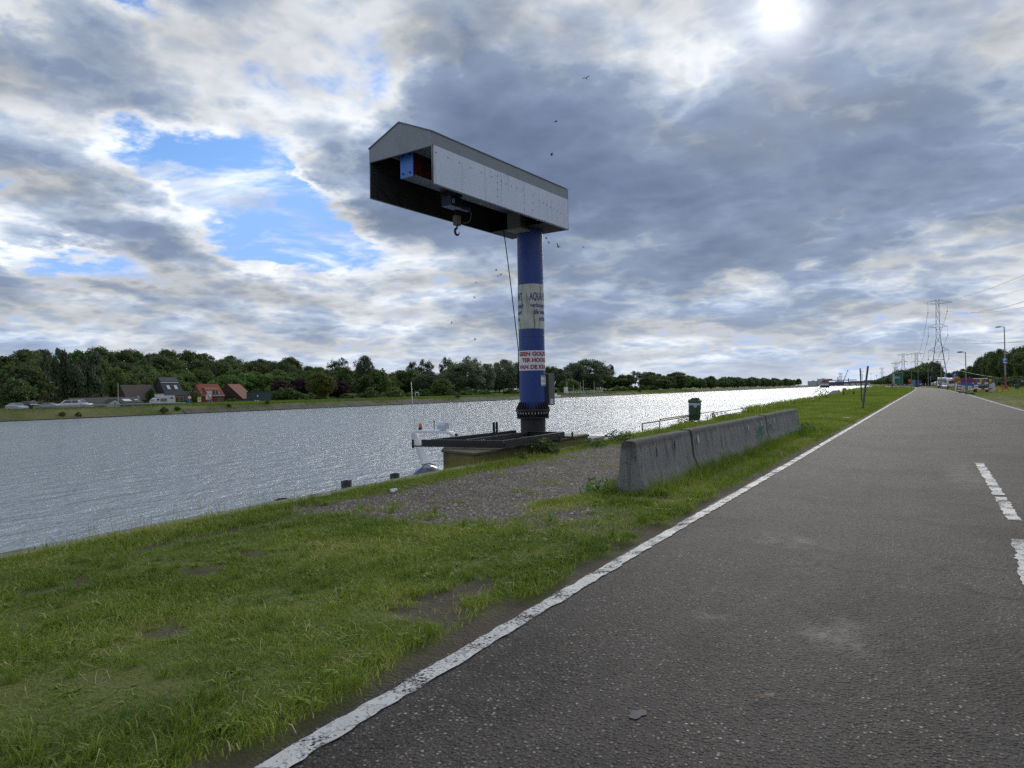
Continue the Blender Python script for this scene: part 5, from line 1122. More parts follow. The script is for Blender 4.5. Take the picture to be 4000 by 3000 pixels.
for (x_, y_) in ((-7.3, 113), (-6.3, 119)): tag(MB().cone((x_, y_, 0), (x_, y_, .42), .13, .1, n=8).sphere((x_, y_, .42), .11, 8, 5).build('mooring_bollard', STEEL_BLACK), 'small black mooring bollard on the lawn by the bank', 'bollard', 'bollards on the near bank')

# ------------------------------------------------------------------ pylons and power lines
PYL = pm('pylon_steel_hazed', (.11, .13, .17), .55, .4, .1, .5)  # steel lightened toward blue grey, distance haze put into the colour
def pylon(label, x_, y_, H_, arms, wb, wt, thick, panels=9, rz=0., ins=4.5):
    t_ = thing('power_pylon', label, 'pylon', (x_, y_, 0), rz, 'high voltage pylons')
    def hw_(z_): return np.interp(z_, [0, H_ * .56, H_], [wb / 2, wt * .72, wt / 2])
    tw = MB(); zs = [0, H_ * .115, H_ * .22] + [H_ * .22 + (H_ * .78) * i / panels for i in range(1, panels + 1)]
    cr_ = [(-1, -1), (1, -1), (1, 1), (-1, 1)]
    def pt(k, z_): h_ = float(hw_(z_)); return (cr_[k][0] * h_, cr_[k][1] * h_, z_)
    for k in range(4): tw.tube([pt(k, 0), pt(k, H_ * .56), pt(k, H_)], [thick * 1.5, thick * 1.3, thick], 4)
    for i, (a, b_) in enumerate(zip(zs[:-1], zs[1:])):
        for k in range(4):
            k2 = (k + 1) % 4
            tw.tube([pt(k, a), pt(k2, b_)], thick * .6, 4)
            if i < 2 or b_ > H_ * .5: tw.tube([pt(k2, a), pt(k, b_)], thick * .6, 4)
            if i < 3 or i % 3 == 0: tw.tube([pt(k, b_), pt(k2, b_)], thick * .7, 4)
    tw.build('tower', PYL, t_); att = []
    for (z_, half_) in arms:
        am = MB(); zb_ = z_ - H_ * .022; h_ = float(hw_(z_))
        for s_ in (-1, 1):
            tip = (s_ * half_, 0, z_ - H_ * .012)
            for e in (-1, 1): am.tube([(s_ * h_, e * h_, zb_), tip], thick * .8, 4); am.tube([(s_ * h_, e * h_, z_ + H_ * .02), tip], thick * .7, 4)
            for f_ in (.3, .6): am.tube([(s_ * (h_ + (half_ - h_) * f_), 0, zb_ + .2), (s_ * (h_ + (half_ - h_) * f_), 0, z_ + H_ * .02 * (1 - f_))], thick * .5, 4)
        a_ = am.build('cross_arm', PYL, t_)
        for s_ in (-1, 1):
            xx = s_ * half_ * (.64 if z_ > H_ * .9 else 1.)
            im = MB(); im.tube([(xx, 0, z_ - H_ * .015), (xx, 0, z_ - ins)], thick * .7, 5); im.box((xx, 0, z_ - ins), (.5, .3, .3)); im.build('insulator', PYL, a_); att.append((xx, z_ - ins))
    return t_, att
PX, PY = 15.2, 380
P1, att = pylon('large lattice power pylon rising above the trees beside the road', PX, PY, 39.6, [(38.4, 5.9), (27.6, 3.8), (16.9, 4.0)][::1], 7.4, 1.15, .06)
pylon('second lattice pylon behind the lamp posts carrying three arms', 16.6, 1000, 39, [(37.8, 7.5), (28, 5.6), (18.5, 5.6)], 7.5, 2.2, .16)
pylon('third lattice pylon overlapping the second one', 2.6, 1030, 39.5, [(38, 7.0), (29, 4.6), (20, 5)], 7.5, 2.2, .16)
pylon('shorter pylon with spread upper arms above the green board', -5.2, 1000, 28, [(26.5, 5.2), (17, 4.0)], 6, 2.2, .17)
for (x_, y_, H_, lab) in ((-131, 3000, 52, 'tiny pylon above the terminal right of the slanting jib'), (-62, 3000, 62, 'tiny pylon above the terminal near the leaning posts'), (-19, 3000, 62, 'tiny pylon above the wooded right bank'), (-203, 3000, 45, 'tiny pylon behind the gantry crane')): pylon(lab, x_, y_, H_, [(H_ * .96, 9), (H_ * .7, 7)], 9, 4, .3, 4)
for (x_, y_, H_) in ((-98, 2600, 34), (-86, 2600, 35), (-70, 2600, 28)):
    t_ = thing('floodlight_mast', 'thin floodlight mast standing in the container terminal', 'mast', (x_, y_, 0), 0, 'floodlight masts at the terminal'); MB().cone((0, 0, 0), (0, 0, H_), .5, .3, n=6).build('pole', PYL, t_); MB().box((0, 0, H_), (5, 1, 1.2)).build('lamp_bar', PYL, t_)
# conductors: from the first pylon over the road toward and behind the photographer, and on to the next pylons
WIRE = pm('conductor', (.06, .065, .08), .5, .3)
def span(a, b_, sag, r_, n=26):
    a, b_ = Vector(a), Vector(b_); pts = []
    for i in range(n + 1):
        t_ = i / n; p_ = a.lerp(b_, t_); p_.z -= 4 * sag * t_ * (1 - t_); pts.append(p_)
    return tag(MB().tube(pts, r_, 4).build('power_line', WIRE), 'thin sagging overhead power line strung between the pylons', 'power line', 'overhead power lines')
for (xx, zz_) in att:
    span((PX + xx, PY, zz_), (16.6 + xx * 1.2, 1000, zz_ - 1), 12, .06, 20)
    span((PX + xx, PY, zz_), (62 + xx * 1.1, 40, zz_ + 2), 11.5, .055, 40)
span((PX - 5.9, PY, 37.9), (62 - 6, 40, 40), 9, .05, 40); span((PX + 5.9, PY, 37.9), (62 + 6, 40, 40), 9, .035, 40)

# ------------------------------------------------------------------ birds
BIRD = pm('bird_dark', (.015, .015, .017), .7)
def bird(loc, rz, roll, flap, s_):
    mb = MB(); mb.sphere((0, 0, 0), (.05, .19, .045), 8, 6); mb.sphere((0, .19, .01), (.03, .04, .03), 6, 4); mb.prism([(-.02, -.12), (.02, -.12), (.06, -.33), (-.06, -.33)], -.006, .006, 'z')
    for e in (-1, 1):
        mb.add([(e * .03, .08, .01), (e * .03, -.08, .01), (e * .25, -.07, .02 + flap * .25), (e * .25, .11, .02 + flap * .25), (e * .52, -.06, .02 + flap * .32 - .06), (e * .48, .03, .02 + flap * .32 - .05)], [(0, 1, 2, 3), (3, 2, 4, 5)])
    o = mb.build('bird', BIRD); o.location = loc; o.rotation_euler = (R(8), roll, rz); o.scale = (s_, s_, s_)
    tag(o, 'small dark bird flying with spread wings against the clouds', 'bird', 'birds in the sky')
for i, (x_, z_) in enumerate(((-27.5, 26.25), (-28.0, 23.24), (-24.4, 29.6), (-27.5, 14.67), (-28.7, 15.6), (-28.4, 15.15), (-25.0, 14.4), (-34.1, 13.15), (-33.6, 12.66), (-33.9, 12.56), (-36.4, 12.2), (-36.6, 10.7), (-39.3, 8.4), (-36.6, 6.6))):
    f_ = 1.0; bird((x_ * f_, 60 * f_, 1.6 + (z_ - 1.6) * f_), rnd.uniform(0, 6.28), rnd.uniform(-.4, .4), rnd.uniform(.2, 1.2), .7 if i < 4 else .5)

# ------------------------------------------------------------------ trees
def leafmat(nm, a, b_, tr_=.42):
    m, G, bs, out = newmat(nm)
    at = G.new('ShaderNodeAttribute', attribute_name='tint').outputs['Fac']; oi = G.new('ShaderNodeObjectInfo').outputs['Random']
    c = G.mix(at, a, b_); hs = G.new('ShaderNodeHueSaturation'); G.put(hs.inputs['Color'], c); G.put(hs.inputs['Hue'], G.mr(oi, 0, 1, .485, .515)); G.put(hs.inputs['Value'], G.mr(oi, 0, 1, .75, 1.25))
    G.put(bs.inputs['Base Color'], hs.outputs[0]); bs.inputs['Roughness'].default_value = .55; bs.inputs['Specular IOR Level'].default_value = .3
    tl_ = G.new('ShaderNodeBsdfTranslucent'); G.put(tl_.inputs[0], hs.outputs[0]); ms = G.new('ShaderNodeMixShader'); ms.inputs[0].default_value = tr_
    G.put(ms.inputs[1], bs.outputs[0]); G.put(ms.inputs[2], tl_.outputs[0]); G.put(out.inputs[0], ms.outputs[0]); return m
LEAF = {'d': leafmat('leaf_dark', (.034, .057, .019), (.125, .175, .056)), 'w': leafmat('leaf_willow', (.052, .076, .042), (.165, .205, .115)), 'g': leafmat('leaf_green', (.040, .08, .02), (.15, .22, .06)),
        'b': leafmat('leaf_bright', (.045, .09, .018), (.15, .25, .055)), 'p': leafmat('leaf_purple', (.022, .012, .016), (.060, .035, .040)), 'y': leafmat('leaf_yellow', (.050, .062, .012), (.13, .14, .030)),
        'h': leafmat('leaf_hedge', (.036, .074, .018), (.125, .19, .05)), 's': leafmat('leaf_sparse', (.020, .028, .014), (.060, .075, .035))}
BARK = pm('bark', (.075, .06, .045), .9, 0, .3, 4, .6, 12, stretch=(3, 3, .6))
def quads_mesh(name, C, U, V, tint, mat=None):
    """leaf cards from centre, half-axis U and V arrays"""
    n = len(C); co = np.empty((n, 4, 3), np.float32)
    co[:, 0] = C - U - V * .55; co[:, 1] = C + U * .2 - V; co[:, 2] = C + U + V * .55; co[:, 3] = C - U * .2 + V
    me = bpy.data.meshes.new(name); me.vertices.add(4 * n); me.vertices.foreach_set('co', co.ravel())
    me.loops.add(4 * n); me.loops.foreach_set('vertex_index', np.arange(4 * n, dtype=np.int32)); me.polygons.add(n); me.polygons.foreach_set('loop_start', np.arange(n, dtype=np.int32) * 4)
    if mat: me.materials.append(mat)
    me.update(calc_edges=True); at = me.attributes.new('tint', 'FLOAT', 'POINT'); at.data.foreach_set('value', np.repeat(tint, 4).astype(np.float32)); return me
def unit(a): return a / (np.linalg.norm(a, axis=1, keepdims=True) + 1e-9)
def crown(form, seed, K=70, per=85, leaf=.055):
    g_ = np.random.default_rng(seed)
    if form == 'round':
        d = unit(g_.normal(size=(K, 3))); rr = g_.uniform(.35, 1, (K, 1)) ** .5
        cl_ = d * rr * np.array([.80, .80, .36]) + np.array([0, 0, .56]); cl_[:, :2] *= (1 - .35 * np.clip((cl_[:, 2:] - .6) / .4, 0, 1)); cr_ = g_.uniform(.15, .30, K)
    elif form == 'feather':                       # several upright plumes, open at the top
        nst = 6; sx = g_.uniform(-.62, .62, (nst, 2)); hs = g_.uniform(.72, 1., nst); k = g_.integers(0, nst, K); t_ = g_.uniform(.12, 1, K)
        cl_ = np.stack([sx[k, 0] * (.6 + .5 * t_) + g_.normal(0, .15, K), sx[k, 1] * (.6 + .5 * t_) + g_.normal(0, .15, K), hs[k] * (.10 + .86 * t_)], 1); cr_ = .30 - .20 * t_ * g_.uniform(.7, 1, K)
    elif form == 'bush':
        d = unit(g_.normal(size=(K, 3))); d[:, 2] = abs(d[:, 2]); cl_ = d * g_.uniform(.4, 1, (K, 1)) ** .5 * np.array([.85, .85, .75]) + np.array([0, 0, .08]); cr_ = g_.uniform(.14, .26, K)
    else:                                          # sparse: thin clumps at branch ends
        K = 34; d = unit(g_.normal(size=(K, 3))); d[:, 2] = abs(d[:, 2]) * .9 - .15; cl_ = d * g_.uniform(.6, 1, (K, 1)) * np.array([.85, .85, .42]) + np.array([0, 0, .56]); cr_ = g_.uniform(.15, .27, K); per = 75
    k = np.repeat(np.arange(K), per); n = len(k)
    d = unit(g_.normal(size=(n, 3))); d[:, 2] = np.where(g_.random(n) < .7, abs(d[:, 2]), d[:, 2])
    zs = .5 if form != 'bush' else .8
    pos = cl_[k] + d * (cr_[k] * g_.uniform(.55, 1.12, n))[:, None] * np.array([1, 1, zs])
    if form == 'feather': pos[:, 2] -= .05 * g_.random(n)
    pos[:, 2] = np.clip(pos[:, 2], .03, None)
    nrm = unit(d * .7 + g_.normal(size=(n, 3)) * .6); a = unit(np.cross(nrm, g_.normal(size=(n, 3)))); b_ = np.cross(nrm, a)
    if form == 'feather': a = unit(a * .6 + np.array([0, 0, -.8])); b_ = unit(np.cross(nrm, a))
    s_ = leaf * g_.uniform(.6, 1.35, n)[:, None]; sc = np.array([1, 1, zs * 1.1])
    tint = np.clip(g_.uniform(0, 1, n) * .6 + (g_.uniform(0, .55, K))[k], 0, 1)
    return quads_mesh('crown', pos, a * s_ * sc, b_ * s_ * .62 * sc, tint), cl_
def trunk_mesh(cl_, seed, nb=9):
    r_ = random.Random(seed); mb = MB()
    mb.tube([(0, 0, -.03), (.01, .0, .14), (.02, .02, .34), (.0, .03, .58), (.02, .0, .80)], [.055, .042, .034, .022, .008], 7)
    for i in r_.sample(range(len(cl_)), min(nb, len(cl_))):
        c_ = cl_[i]; z0 = min(.62, max(.12, c_[2] * .62)); mb.tube([(.01, .01, z0), (c_[0] * .5, c_[1] * .5, (z0 + c_[2]) / 2 + .03), tuple(c_)], [.02, .013, .004], 5, False)
    return mb.mesh('trunk', BARK)
FORMS = {}
for form, seeds, kw in (('round', (1, 2, 3), {}), ('feather', (4, 5), dict(K=80, per=75, leaf=.05)), ('bush', (6, 7), dict(K=48, per=80, leaf=.06)), ('sparse', (8, 9), dict(leaf=.034)), ('fine', (21, 22), dict(K=95, per=115, leaf=.036))):
    FORMS[form] = []
    for s_ in seeds:
        me, cl_ = crown('round' if form == 'fine' else form, s_, **kw); FORMS[form].append((me, trunk_mesh(cl_, s_, 26 if form == 'sparse' else 9)))
KF = {'d': 'round', 'g': 'round', 'b': 'round', 'p': 'round', 'y': 'fine', 'w': 'feather', 'h': 'bush', 's': 'sparse'}
for f_ in FORMS.values():
    for me, tm in f_: me.materials.append(LEAF['d'])
def tree(x_, y_, z0, ztop, rad, kind, label, group, name='tree', form=None, cat='tree'):
    f_ = form or KF[kind]; me, tm = rnd.choice(FORMS[f_]); H_ = ztop - z0
    t_ = thing(name, label, cat, (x_, y_, z0), rnd.uniform(0, 6.28), group)
    c_ = share('crown', me, t_, None, None, (rad, rad, H_)); c_.material_slots[0].link = 'OBJECT'; c_.material_slots[0].material = LEAF[kind]
    k = min(rad, H_ * .4); share('trunk', tm, t_, None, None, (k, k, H_))
    return t_
MARKS = [(-150.5, 76.2, 'the silver sedan'), (-153.5, 80.3, 'the black off road car'), (-150, 85, 'the white pickup'), (-151, 89, 'the white off road car'), (-145, 93, 'the pale lamp pole'), (-165, 102, 'the white gable'), (-178, 117, 'the brown brick house'), (-174, 125, 'the black house'), (-182, 134, 'the slate roofed house'), (-179, 142, 'the orange roofed house'), (-180, 152, 'the dark gable house'), (-150, 135, 'the green switch cabinet'),
         (-166, 175, 'the yellow green tree'), (-181, 199, 'the purple tree'), (-150, 206, 'the white pipe hoop'), (-14.8, 20.2, 'the boat aerial'), (-9.82, 17, 'the cradle pins'), (-9.5, 18.75, 'the crane column'), (-143, 318, 'the white kiosk'), (-146, 345, 'the flag poles'), (-141, 362, 'the jetty railing end'), (-8.0, 24.6, 'the first rail'), (-8.0, 31.5, 'the litter bin'), (-8.1, 36, 'the low rails'), (-3.2, 25.7, 'the barrier row end'), (-97, 1120, 'the barge'),
         (-2.0, 51.4, 'the leaning posts'), (-1.1, 287, 'the green board'), (3.2, 300, 'the orange warning board'), (6, 345, 'the site containers'), (8.2, 285, 'the headless lamp pole'), (15.2, 380, 'the large pylon'), (10.6, 197, 'the white caravan'), (10.4, 155, 'the short armed lamp'), (10, 121, 'the striped barrier'), (12.2, 132, 'the white utility cabinet'), (15.6, 147, 'the parking sign lamp'), (17.5, 150, 'the dark green bin')]
def mark(x_, y_):
    a = math.atan2(x_, y_); return min(MARKS, key=lambda q: abs(math.atan2(q[0], q[1]) - a))[2]
LBL = {'d': 'dark green round crowned tree', 'w': 'grey green feathery willow', 'g': 'mid green leafy tree', 'b': 'bright green bushy tree', 'p': 'dark purple leaved tree', 'y': 'yellow green round tree', 'h': 'low leafy green hedge bush', 's': 'thin open crowned tree'}
NMS = {'w': 'willow_tree', 'h': 'hedge_bush', 'p': 'purple_tree', 's': 'bare_topped_tree'}
TREES = [(-172, 84.8, 8.2, 3.4, 'd'), (-166, 86.4, 9.3, 5.3, 'd'), (-185, 100.4, 13.8, 3.7, 'w'), (-187, 106.8, 14.3, 4.1, 'w'), (-186, 111.2, 13.7, 3.9, 'w'), (-185, 114.2, 11, 3, 'w'), (-161, 81.3, 6.2, 3.7, 'd'), (-195, 124.8, 10.7, 3.3, 'g'), (-186, 123.4, 6.9, 3.4, 'g'), (-196, 134.1, 7.2, 3, 'g'), (-202, 143.3, 8.4, 4.4, 'b'), (-197, 146.3, 6.7, 4, 'b'), (-198, 153.5, 6.3, 3.3, 'd'), (-207, 167.1, 6.8, 4.8, 'b'), (-207, 172.4, 8.9, 5.8, 'b'), (-212, 185.2, 9.8, 6.1, 'b'), (-208, 190.6, 9.8, 6.2, 'b'), (-205, 195.9, 9.1, 5.3, 'g'), (-186, 177.1, 6.6, 4.8, 'p'), (-187, 187, 7.6, 4.1, 'p'), (-181, 199.3, 6.6, 5.1, 'p'), (-166, 175.1, 8.8, 5, 'y'), (-162, 149.3, 3.5, 2.6, 'h'), (-160, 154.8, 4.1, 4.4, 'h'), (-153, 173, 1.6, 2.6, 'h'), (-156, 108.3, 3.6, 1.3, 'd'), (-160, 123.3, 2.8, 1.5, 'd'), (-158, 118.7, 0.3, 1.4, 'h'), (-158, 133.6, 0.4, 2.1, 'h'), (-163, 146.4, 4.1, 2.2, 'h'), (-235, 259.9, 19.9, 5.5, 's'), (-205, 230.5, 12.9, 4.5, 'd'), (-206, 244, 17.9, 5, 'w'), (-187, 230.1, 11.3, 5.4, 'g'), (-192, 228.9, 9.3, 5.8, 'd'), (-188, 240.4, 7, 3.4, 'g'), (-216, 288.6, 13.2, 6.4, 'd'), (-242, 328.3, 20, 4.3, 's'), (-242, 340.7, 22.3, 5.6, 's'), (-202, 285.2, 11.5, 7.2, 'w'), (-252, 377.5, 25.6, 4.8, 's'), (-252, 407.6, 27, 7.2, 's'), (-197, 312.3, 17.7, 11.2, 'w'), (-182, 268.2, 7.5, 5.2, 'g'), (-200, 336.6, 16.4, 6.3, 'w'), (-242, 414, 21, 5.1, 's'), (-218, 390.4, 21, 9.3, 'w'), (-215, 406.8, 19.9, 8.2, 'w'), (-218, 429.1, 21.8, 8.6, 'd'), (-217, 456.9, 19, 7.6, 'd'), (-222, 540, 26.6, 18.3, 'w'), (-225, 518.3, 23.2, 11.1, 'w'), (-207, 452.2, 15.9, 8.9, 'w'), (-192, 432.1, 8.3, 7.1, 'g'), (-252, 665.5, 27.9, 6, 's'), (-225, 581.4, 16.5, 7.7, 'd'), (-215, 605.3, 14.4, 11.3, 'd'), (-260, 765.9, 22.8, 8.5, 's'), (-260, 802.1, 21.7, 8.9, 's'), (-225, 715, 18, 13.1, 'd'), (-185, 620.8, 9.2, 10.2, 'd'), (-230, 823.3, 19.7, 16.4, 'd'), (-190, 717.2, 13.7, 14.2, 'g'), (22, 699.7, 15.7, 3, 'd'), (23, 624.9, 15.8, 3.8, 'd'), (23, 558.1, 11.7, 2.7, 'd'), (24, 482.4, 7.4, 2.4, 'd'), (25, 434, 7.9, 2.6, 'd'), (26, 397.7, 8, 2.4, 'd'), (26, 355.6, 8.5, 2.4, 'd'), (26, 327.2, 8.2, 2.5, 'd'), (29, 344.4, 12.3, 2.9, 'd'), (29, 312.5, 12.7, 3, 'd'), (28, 277.2, 12.2, 3, 'd'), (28, 252.8, 10.4, 2.7, 'd'), (28, 235.5, 11.1, 3.1, 'd'), (27, 209.3, 10.4, 3.1, 'd'), (28, 202.2, 9.7, 3.5, 'd'), (23, 430.3, 2.1, 3.1, 'h'), (22, 344.9, 1.9, 2.7, 'h'), (22, 297, 2.9, 2.7, 'h'), (22, 261.2, 3.3, 2.7, 'h'), (22, 230.4, 3.2, 2.6, 'h'), (22, 204.1, 2.8, 2.4, 'h'), (22, 183.4, 2.9, 2.7, 'h')]

for (x_, y_, zt_, rad, k) in TREES:
    if x_ < 0:
        z0 = float(far_z(np.array(x_), np.array(y_))) - .1
        wh = ('in the back rank' if x_ < -205 else 'on the far bank') + ' behind ' + mark(x_, y_)
        gp_ = 'trees and bushes on the far bank'
    else:
        z0 = -.1; wh = ('in the hedge' if k == 'h' else 'on the right verge') + ' behind ' + mark(x_, y_); gp_ = 'trees and bushes on the right verge'
    if k == 'h' and x_ < 0 and zt_ < 1: zt_ = z0 + 1.9
    fm = 'fine' if (x_ > 0 and k == 'd') or (k == 'w' and y_ > 200) else None
    tree(x_, y_, z0, zt_, rad * (1.35 if x_ > 0 else 1.12), k, LBL[k] + ' ' + wh, gp_, NMS.get(k, 'broadleaf_tree'), fm, 'bush' if k == 'h' else 'tree')
# denser filling behind the right verge hedge
for i in range(26):
    y_ = 150 + i * 13; x_ = 33 + rnd.uniform(-2, 4) + (i % 2) * 5; tree(x_, y_, -.1, rnd.uniform(8.0, 10.5) if y_ < 330 else rnd.uniform(6, 8), rnd.uniform(4.5, 6), 'd', 'dark green tree in the row past the hedge behind ' + mark(x_, y_), 'trees in the row behind the right hedge', 'broadleaf_tree')
# wood on the rise behind the houses
for row, (xr, hh) in enumerate(((-222, 10.5), (-240, 12), (-262, 13))):
    y_ = 104.
    while y_ < 350:
        x_ = xr + rnd.uniform(-5, 5); z0 = float(far_z(np.array(x_), np.array(y_))); H_ = hh * rnd.uniform(.85, 1.12)
        H_ *= float(np.interp(y_, [100, 150, 260, 290, 350], [.7, 1., 1.05, .75, .55])); rr_ = rnd.uniform(5.2, 7.5)
        k = rnd.choice(['d', 'd', 'd', 'g', 'g', 'b', 'p'] if row == 0 else ['d', 'd', 'd', 'd', 'g'])
        tree(x_, y_, z0 - .5, z0 + H_, rr_, k, {'d': 'dark green', 'g': 'mid green', 'b': 'bright green', 'p': 'dark purple'}[k] + ' tree of the ' + ('lower', 'middle', 'upper')[row] + ' hill wood behind ' + mark(x_, y_), 'trees of the wood on the rise', 'forest_tree', 'fine' if k != 'p' and rnd.random() < .7 else None)
        y_ += rnd.uniform(6.5, 9.5)
# wood along the far bank toward the barge
y_ = 600.
while y_ < 1480:
    for xr in (-176, -196):
        x_ = float(far_x(y_)) + 139 + xr + rnd.uniform(-7, 7); k = rnd.choice('dddg'); H_ = rnd.uniform(10.5, 15) * (1.0 if y_ < 950 else 1.12)
        tree(x_, y_ + rnd.uniform(-5, 5), -1.6, -1.6 + H_, rnd.uniform(6.5, 9.5), k, 'dark green tree of the ' + ('front' if xr == -176 else 'back') + ' row in the far wood behind ' + mark(x_, y_), 'trees of the far bank wood', 'forest_tree')
    y_ += rnd.uniform(11, 15) * (1 if y_ < 1000 else 1.5)
# wood of the near bank beyond the bend
y_ = 430.
while y_ < 1950:
    for j in range(2 if y_ < 900 else 1):
        x_ = float(edge_x(y_)) + 8 + j * 12 + rnd.uniform(0, 5); H_ = rnd.uniform(7.5, 10) + (3.5 if 440 < y_ < 640 and j else 0)
        tree(x_, y_, -.3, H_, rnd.uniform(5, 7.5), 'd', 'dark tree in the near bank wood behind ' + mark(x_, y_), 'trees of the near bank wood', 'forest_tree')
    y_ += 11 if y_ < 700 else 22
# second rank of the far tree line, closing its gaps
y_ = 215.
while y_ < 640:
    x_ = -228 - rnd.uniform(0, 22); k = rnd.choice('ddgw'); tree(x_, y_, -1.5, rnd.uniform(11, 14.5) if y_ < 450 else rnd.uniform(12, 15.5), rnd.uniform(7, 9.5), k, {'d': 'dark green', 'g': 'mid green', 'w': 'grey green'}[k] + ' tree in the second rank behind ' + mark(x_, y_), 'trees behind the far bank tree line', 'broadleaf_tree', 'fine')
    y_ += rnd.uniform(7.5, 10.5)
# undergrowth closing the foot of the far tree line
for i in range(52):
    y_ = 178 + i * 8.2 + rnd.uniform(-2, 2); k = rnd.choice('hhdg'); x_ = -168 - rnd.uniform(0, 22); tree(x_, y_, -1.7, rnd.uniform(1.4, 4.2), rnd.uniform(3.2, 5.2), k, 'bushy undergrowth below the far bank trees behind ' + mark(x_, y_), 'undergrowth on the far bank', 'undergrowth_bush', 'bush', 'bush')
# low bushes dotted along the far bank edge
for (x_, y_, s_) in ((-140.2, 100.5, 1.3), (-140.8, 104, 1.0), (-141.5, 118.5, .8), (-142.4, 131, .9), (-142.8, 221, 1.5), (-143, 286, 1.8), (-140.4, 79, .9), (-140.2, 82, .8), (-143.2, 345, 1.6), (-142.5, 427, 2.)):
    z0 = float(far_z(np.array(x_), np.array(y_))); tree(x_, y_, z0 - .1, z0 + s_, s_ * .8, 'h', 'small green bush on the far bank slope below ' + mark(x_, y_), 'bushes on the bank slope', 'bank_bush', None, 'bush')

# ------------------------------------------------------------------ grass: blades, built as one mesh per lawn
m, G, bs, out = newmat('grass_blade'); MGR = m
at = G.new('ShaderNodeAttribute', attribute_name='tint').outputs['Fac']
c = G.ramp(at, [(0, (.085, .155, .018)), (.40, (.195, .275, .030)), (.66, (.30, .35, .055)), (.85, (.38, .355, .10)), (1, (.58, .50, .26))])
G.put(bs.inputs['Base Color'], c); bs.inputs['Roughness'].default_value = .5; bs.inputs['Specular IOR Level'].default_value = .3
tl_ = G.new('ShaderNodeBsdfTranslucent'); G.put(tl_.inputs[0], c); ms = G.new('ShaderNodeMixShader'); ms.inputs[0].default_value = .35; G.put(ms.inputs[1], bs.outputs[0]); G.put(ms.inputs[2], tl_.outputs[0]); G.put(out.inputs[0], ms.outputs[0])
def blades(x_, y_, z_, h_, w_, lean, tint, segs):
    n = len(x_); a = rng.uniform(0, 2 * np.pi, n); ca, sa = np.cos(a), np.sin(a); b_ = rng.uniform(0, 2 * np.pi, n) if True else a
    lx, ly = np.cos(b_) * lean * h_, np.sin(b_) * lean * h_
    base = np.stack([x_, y_, z_], 1); side = np.stack([ca, sa, np.zeros(n)], 1) * w_[:, None] / 2
    if segs == 2:
        mid = base + np.stack([lx * .35, ly * .35, h_ * .62], 1); tip = base + np.stack([lx, ly, h_ * np.clip(1 - .25 * lean, .4, 1)], 1)
        co = np.stack([base - side, base + side, mid + side * .8, mid - side * .8, tip], 1); nv = 5; poly = [(0, 1, 2, 3), (3, 2, 4)]
    else:
        tip = base + np.stack([lx, ly, h_], 1); co = np.stack([base - side, base + side, tip], 1); nv = 3; poly = [(0, 1, 2)]
    return co.reshape(-1, 3), nv, poly, np.repeat(tint, nv), n
def grass_object(name, sets, label, cat):
    V, Lp, St, Tt, T_ = [], [], [], [], []; vo = 0; lo = 0
    for co, nv, poly, tint, n in sets:
        V.append(co); T_.append(tint); per = np.concatenate([np.array(p) for p in poly]); idx = (np.arange(n)[:, None] * nv + per[None, :] + vo).ravel(); Lp.append(idx)
        sz = np.array([len(p) for p in poly]); st_ = np.concatenate([[0], np.cumsum(sz)[:-1]]); St.append((np.arange(n)[:, None] * sz.sum() + st_[None, :] + lo).ravel()); vo += n * nv; lo += n * sz.sum()
    V = np.concatenate(V).astype(np.float32); Lp = np.concatenate(Lp).astype(np.int32); St = np.concatenate(St).astype(np.int32)
    me = bpy.data.meshes.new(name); me.vertices.add(len(V)); me.vertices.foreach_set('co', V.ravel()); me.loops.add(len(Lp)); me.loops.foreach_set('vertex_index', Lp); me.polygons.add(len(St)); me.polygons.foreach_set('loop_start', St)
    me.materials.append(MGR); me.update(calc_edges=True); a_ = me.attributes.new('tint', 'FLOAT', 'POINT'); a_.data.foreach_set('value', np.concatenate(T_).astype(np.float32))
    o = bpy.data.objects.new(name, me); COL.objects.link(o); return tag(o, label, cat, None, 'stuff')
def scatter(n, x0, x1, y0, y1):
    x_ = rng.uniform(x0, x1, n); y_ = rng.uniform(y0, y1, n); d = grass_density(x_, y_); k = rng.random(n) < d; return x_[k], y_[k], d[k]
def lawn(n, x0, x1, y0, y1, hm, wm, segs, lean=.9):
    x_, y_, d = scatter(n, x0, x1, y0, y1)
    pt_ = fbm(x_ * .9 + 20, y_ * .9); hgt = hm * (.35 + 1.1 * fbm(x_ * 2.5, y_ * 2.5) * (.5 + d * .5)) * rng.uniform(.6, 1.25, len(x_))
    ft = sst(.35, .0, np.abs(y_ - np.clip(y_, 10.3, 25.7)) + np.abs(np.abs(x_ - np.interp(y_, [10.3, 25.6], [-3.62, -3.19])) - .33)); hgt *= 1 + 1.6 * ft * (y_ > 9.5)
    ed = sst(.7, .1, x_ - edge_x(y_)); hgt *= 1 + .9 * ed
    tint = np.clip(pt_ * .85 + rng.normal(0, .13, len(x_)) - .05 + (rng.random(len(x_)) < .06) * .4 + sst(.6, .35, d) * .15 - ft * .2, 0, 1)
    return blades(x_, y_, np.full(len(x_), -.015), hgt, wm * rng.uniform(.7, 1.3, len(x_)), lean * rng.uniform(.3, 1.2, len(x_)), tint, segs)
def rosettes(n, x0, x1, y0, y1, k_, w_, h_, lean, tm):
    x_, y_, d = scatter(n, x0, x1, y0, y1); k = len(x_); x_ = np.repeat(x_, k_) + rng.normal(0, .02, k * k_); y_ = np.repeat(y_, k_) + rng.normal(0, .02, k * k_); n2 = k * k_
    return blades(x_, y_, np.full(n2, -.005), h_ * rng.uniform(.6, 1.3, n2), w_ * rng.uniform(.6, 1.3, n2), lean * rng.uniform(.6, 1.3, n2), np.clip(rng.normal(tm, .1, n2), 0, 1), 2)
